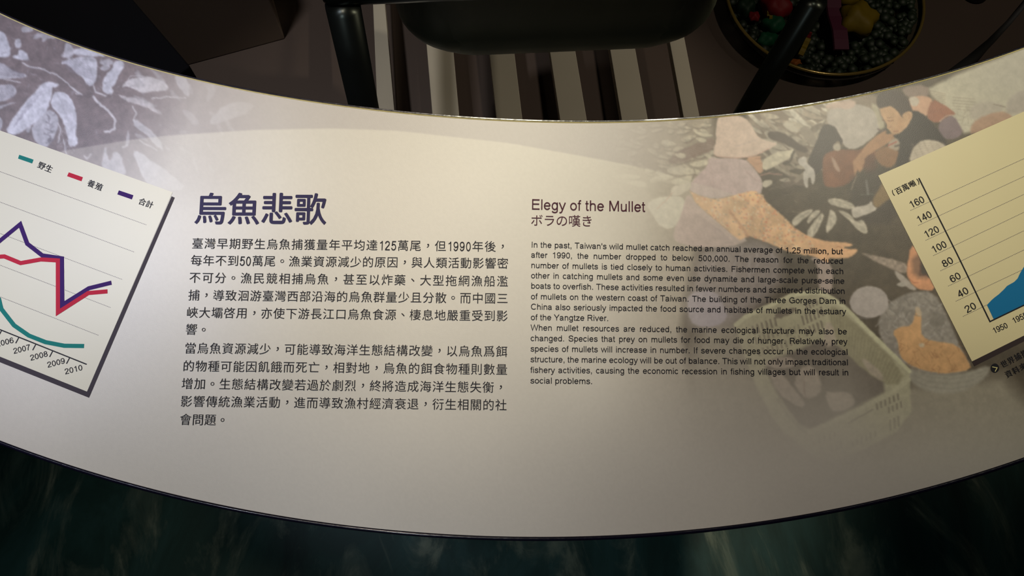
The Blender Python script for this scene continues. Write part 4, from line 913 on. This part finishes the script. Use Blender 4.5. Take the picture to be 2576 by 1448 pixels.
for sg in (-1, 1):                                     # cross bars that carry the basin's rim
    q0 = Vector((cxm, yb + .19, 0)) + dirR * (sg * (wid / 2 + .016)) - dirB * .2; q0.z = ZR - .001
    tube('cross_bar', [rel(q0), rel(q0 + dirB * .78)], .006, m_dark, stand, seg=12)
rot = math.atan2(dirR.y, dirR.x); hw, hd, dep = wid / 2, .19, bz - zb; RB = .065; rings = []
zz = [(0.012, dep)] + [(0.0, dep), (0, RB + .002)]
prof_ = [(-.012, dep), (-.012, dep - .003), (0, dep - .004), (.001, RB + .01)] + [(.003 + RB * (1 - math.cos(t_ * math.pi / 16)) , RB * (1 - math.sin(t_ * math.pi / 16))) for t_ in range(0, 9)]
for ins, z in prof_: rings.append(rring(hw - ins, hd - ins, max(.02, .105 - ins * .5), z, rot))
inner = [(.012, .004), (.08, .004)][::-1]
rings_in = [rring(hw - RB - .004, hd - RB - .004, .07, .004, rot)] + [rring(hw - .004 - RB * (1 - math.cos(t_ * math.pi / 16)), hd - .004 - RB * (1 - math.cos(t_ * math.pi / 16)), .08, .004 + RB * (1 - math.sin(t_ * math.pi / 16)), rot) for t_ in range(8, -1, -1)] + [rring(hw - .003, hd - .003, .1, dep - .001, rot), rring(hw + .012, hd + .012, .11, dep, rot)]
allr = rings + rings_in; nn = len(allr[0]); v = [p for r_ in allr for p in r_]; f = []
for i in range(len(allr) - 1):
    if i == len(rings) - 1: continue
    for j in range(nn): f.append((i * nn + j, i * nn + (j + 1) % nn, (i + 1) * nn + (j + 1) % nn, (i + 1) * nn + j))
f += [tuple((len(rings) - 1) * nn + j for j in range(nn)), tuple(len(rings) * nn + j for j in range(nn))]
body = fix_normals(mesh_obj('bowl_body', v, f, m_basin, basin, smooth=True))
v = [p for r_ in (rring(hw + .012, hd + .012, .11, dep, rot), rring(hw + .016, hd + .016, .112, dep + .004, rot), rring(hw + .006, hd + .006, .108, dep + .004, rot), rring(hw + .004, hd + .004, .106, dep + .001, rot)) for p in r_]
f = [(i * nn + j, i * nn + (j + 1) % nn, ((i + 1) % 4) * nn + (j + 1) % nn, ((i + 1) % 4) * nn + j) for i in range(4) for j in range(nn)]
fix_normals(mesh_obj('rim', v, f, m_dark, basin, smooth=True))

# ---------------------------------------------------------------- glass tub of coloured plastic
m_glass = mat('clear_glass', (225, 235, 215), .04, trans=1.0)
ZG = .05; cen = at_z(2073, -14, ZG); edge = at_z(2073, 191, ZG); RG = cen.y - edge.y
tub = empty('glass_tub', (cen.x, cen.y, 0)); tag(tub, 'round clear glass tub of coloured plastic pieces on the floor behind the stand', 'tub')
def lathe(name, prof, m, parent, seg=72):
    v = []; f = []; k_ = len(prof)
    for i in range(seg):
        t_ = 2 * math.pi * i / seg
        for r_, z in prof: v.append((r_ * math.cos(t_), r_ * math.sin(t_), z))
    for i in range(seg):
        for j in range(k_ - 1): f.append((i * k_ + j, i * k_ + j + 1, ((i + 1) % seg) * k_ + j + 1, ((i + 1) % seg) * k_ + j))
    return fix_normals(mesh_obj(name, v, f, m, parent, smooth=True))
lathe('wall', [(.0001, .001), (RG - .045, .001), (RG - .018, .010), (RG - .004, .030), (RG, ZG), (RG - .004, ZG), (RG - .008, .031), (RG - .021, .014), (RG - .046, .006), (.0001, .006)], m_glass, tub)
tr = [(RG - .002 + .0035 * math.cos(t_ * math.pi / 5), ZG + .002 + .0035 * math.sin(t_ * math.pi / 5)) for t_ in range(11)]
lathe('rim', tr, mat('rim_gloss', (130, 112, 60), .2, metal=.5), tub)['label'] = 'thin shiny rim'
cols = {'yellow': (98, 82, 12), 'purple': (68, 28, 46), 'red': (94, 14, 18), 'green': (8, 58, 36), 'dark green': (14, 34, 20), 'orange': (112, 62, 14)}
pm = {k_: mat('plastic_' + k_.replace(' ', '_'), c, .6, spec=.2, noise=(30, .1)) for k_, c in cols.items()}
def scrap(name, px, py, z, size, col, label, rz=0, cat='plastic scrap', seed=0, squash=(1, 1, 1)):
    import bmesh
    r_ = random.Random(seed); bm = bmesh.new(); bmesh.ops.create_icosphere(bm, subdivisions=3, radius=1)
    for vt in bm.verts:
        n_ = vt.co.normalized(); d = 1 + .22 * math.sin(5 * n_.x + seed) * math.cos(4 * n_.y + seed * 2) + r_.uniform(-.04, .04)
        vt.co = Vector((n_.x * d * size[0], n_.y * d * size[1], n_.z * d * size[2]))
    me_ = bpy.data.meshes.new(name); bm.to_mesh(me_); bm.free(); me_.materials.append(pm[col]); me_.polygons.foreach_set('use_smooth', [True] * len(me_.polygons))
    o = bpy.data.objects.new(name, me_); scene.collection.objects.link(o); p = at_z(px, py, z); o.location = p; o.rotation_euler = (0, 0, rz)
    return tag(o, label, cat, 'coloured plastic pieces in the glass tub')
scrap('plastic_cup', 2155, 48, .062, (.040, .040, .028), 'yellow', 'big crumpled yellow plastic piece right of the purple strip in the tub', seed=3)
scrap('plastic_cup', 2138, -4, .062, (.022, .018, .02), 'yellow', 'small yellow plastic lump at the top edge above the big yellow piece', seed=9)
scrap('plastic_lump', 1952, 12, .062, (.032, .034, .026), 'red', 'dull red plastic lump left of the slanting stand leg', seed=4)
scrap('plastic_lump', 1897, 42, .05, (.012, .012, .01), 'red', 'small red plastic chip near the left rim of the tub', seed=5)
scrap('plastic_lump', 1948, 62, .05, (.026, .022, .018), 'green', 'bright green plastic lump below the red lump in the tub', seed=6)
scrap('plastic_lump', 1930, 100, .042, (.022, .018, .014), 'green', 'green plastic lump close to the front left rim of the tub', seed=7)
scrap('plastic_lump', 1875, 18, .045, (.022, .024, .02), 'dark green', 'dark green plastic lump at the far left of the tub', seed=8)
scrap('plastic_lump', 2000, 160, .035, (.014, .010, .01), 'orange', 'small orange plastic chip low beside the stand leg', seed=12)
def strip(name, p0, p1, z, wd, col, label):
    a0, b0 = at_z(*p0, z), at_z(*p1, z); d = (b0 - a0).normalized(); s_ = Vector((-d.y, d.x, 0)) * wd / 2; N_ = 8; v = []; f = []
    for i in range(N_ + 1):
        p = a0.lerp(b0, i / N_) + Vector((0, 0, .004 * math.sin(i * 1.3)))
        for q in (p - s_, p + s_, p + s_ * .9 + Vector((0, 0, .004)), p - s_ * .9 + Vector((0, 0, .004))): v.append(q)
    for i in range(N_):
        for j in range(4): f.append((i * 4 + j, i * 4 + (j + 1) % 4, i * 4 + 4 + (j + 1) % 4, i * 4 + 4 + j))
    f += [(0, 1, 2, 3), tuple(N_ * 4 + j for j in range(4))]
    return tag(fix_normals(mesh_obj(name, v, f, pm[col])), label, 'plastic scrap', 'coloured plastic pieces in the glass tub')
strip('plastic_strip', (2088, -40), (2118, 124), .062, .034, 'purple', 'wide dull purple plastic strip across the middle of the tub')
strip('plastic_strip', (1930, 30), (1939, 50), .062, .008, 'yellow', 'tiny yellow plastic strip between the red and green lumps')
strip('plastic_strip', (2033, 98), (2014, 138), .06, .012, 'yellow', 'narrow yellow plastic strip just right of the stand leg')
strip('plastic_strip', (2036, 84), (2031, 98), .062, .010, 'red', 'tiny red plastic strip touching the narrow yellow strip')
# pebbles under the pieces
rp = random.Random(5); v = []; f = []
import bmesh
bm0 = bmesh.new(); bmesh.ops.create_icosphere(bm0, subdivisions=1, radius=1); bv = [vt.co.copy() for vt in bm0.verts]; bf = [[q.index for q in fc_.verts] for fc_ in bm0.faces]; bm0.free()
for i in range(900):
    r_ = (RG - .014) * math.sqrt(rp.random()); t_ = rp.random() * 6.283; s_ = rp.uniform(.008, .014); o_ = len(v); c0 = Vector((r_ * math.cos(t_), r_ * math.sin(t_), .018 + rp.random() * .012 + .012 * (r_ / RG) ** 3))
    v += [c0 + Vector((q.x * s_, q.y * s_, q.z * s_ * .6)) for q in bv]; f += [[a1 + o_ for a1 in q] for q in bf]
peb = mesh_obj('glass_pebbles', v, f, mat('dark_green_glass', (18, 31, 16), .6, noise=(8, .6)), None, smooth=True, at=(cen.x, cen.y, 0)); tag(peb, 'dark green glass pebbles covering the bottom of the tub', 'pebbles', kind='stuff')

# ---------------------------------------------------------------- things behind
cable_px = [(2640,-70,.5),(2576,12,.55),(2540,54,.6),(2490,106,.66),(2440,152,.72),(2400,186,.76),(2370,210,.78)]
cp = [at_z(*p) for p in cable_px]; base_ = at_z(2700, -150, 0)
cb_ = tube('black_cable', [cp[0] + Vector((.05, .05, -.5))] + cp, [.0035, .0035, .0035, .0038, .0045, .0058, .0068, .007], mat('black_rubber', (12, 12, 13), .5, noise=(30, .1)), None, seg=14)
tag(cb_, 'thick black cable rising behind the panel at the upper right', 'cable')
blk = mat('black_paint', (5, 5, 7), .9, spec=.1, noise=(6, .1))
zt = .70
A0 = at_z(330, -6, zt); A1 = at_z(478, 166, zt); A2 = at_z(180, 210, zt)
dk = (A1 - A0).normalized()
poly = [A0 - dk * .5, A1, at_z(380, 240, zt), at_z(-420, 120, zt), at_z(-520, -260, zt)]
pt = prism('black_plinth', [(p.x, p.y) for p in poly], 0, zt, blk, bev=.002); tag(pt, 'low black display plinth behind the left end of the panel', 'plinth')
# brown display block standing on the floor
m_brown = mat('brown_laminate', (120, 106, 94), .5, spec=.3, noise=(4, .1))
B0 = at_z(440, 173, 0); B1 = at_z(717, 98, 0); db = (B1 - B0).normalized(); nb = Vector((-db.y, db.x, 0))
B0 = B0 - db * .02
poly = [B0, B1, B1 + nb * .35, B0 + nb * .35]
blk2 = prism('brown_cabinet', [(p.x, p.y) for p in poly], 0, .75, m_brown, bev=.003); tag(blk2, 'plain dark brown cabinet standing behind the black plinth, left of the metal stand', 'cabinet')
# small black foot of an unidentified thing, top edge on the right
fp = at_z(2450, -14, 0); ft = empty('black_foot', (fp.x, fp.y, 0)); tag(ft, 'small black foot and post of an unidentified thing at the top edge, right of the glass tub', 'post')
v = []; f = []
pr_ = [(.026, 0), (.03, .006), (.024, .03), (.016, .045), (.014, .30), (.0005, .30)]
ft_b = lathe('rubber_base', [(.0005, 0)] + pr_[:4] + [(.0005, .045)], mat('rubber', (8, 8, 9), .6, noise=(20, .1)), ft, 32); lathe('post', [(.0005, .04), (.013, .04), (.013, .30), (.0005, .30)], m_dark, ft, 24)
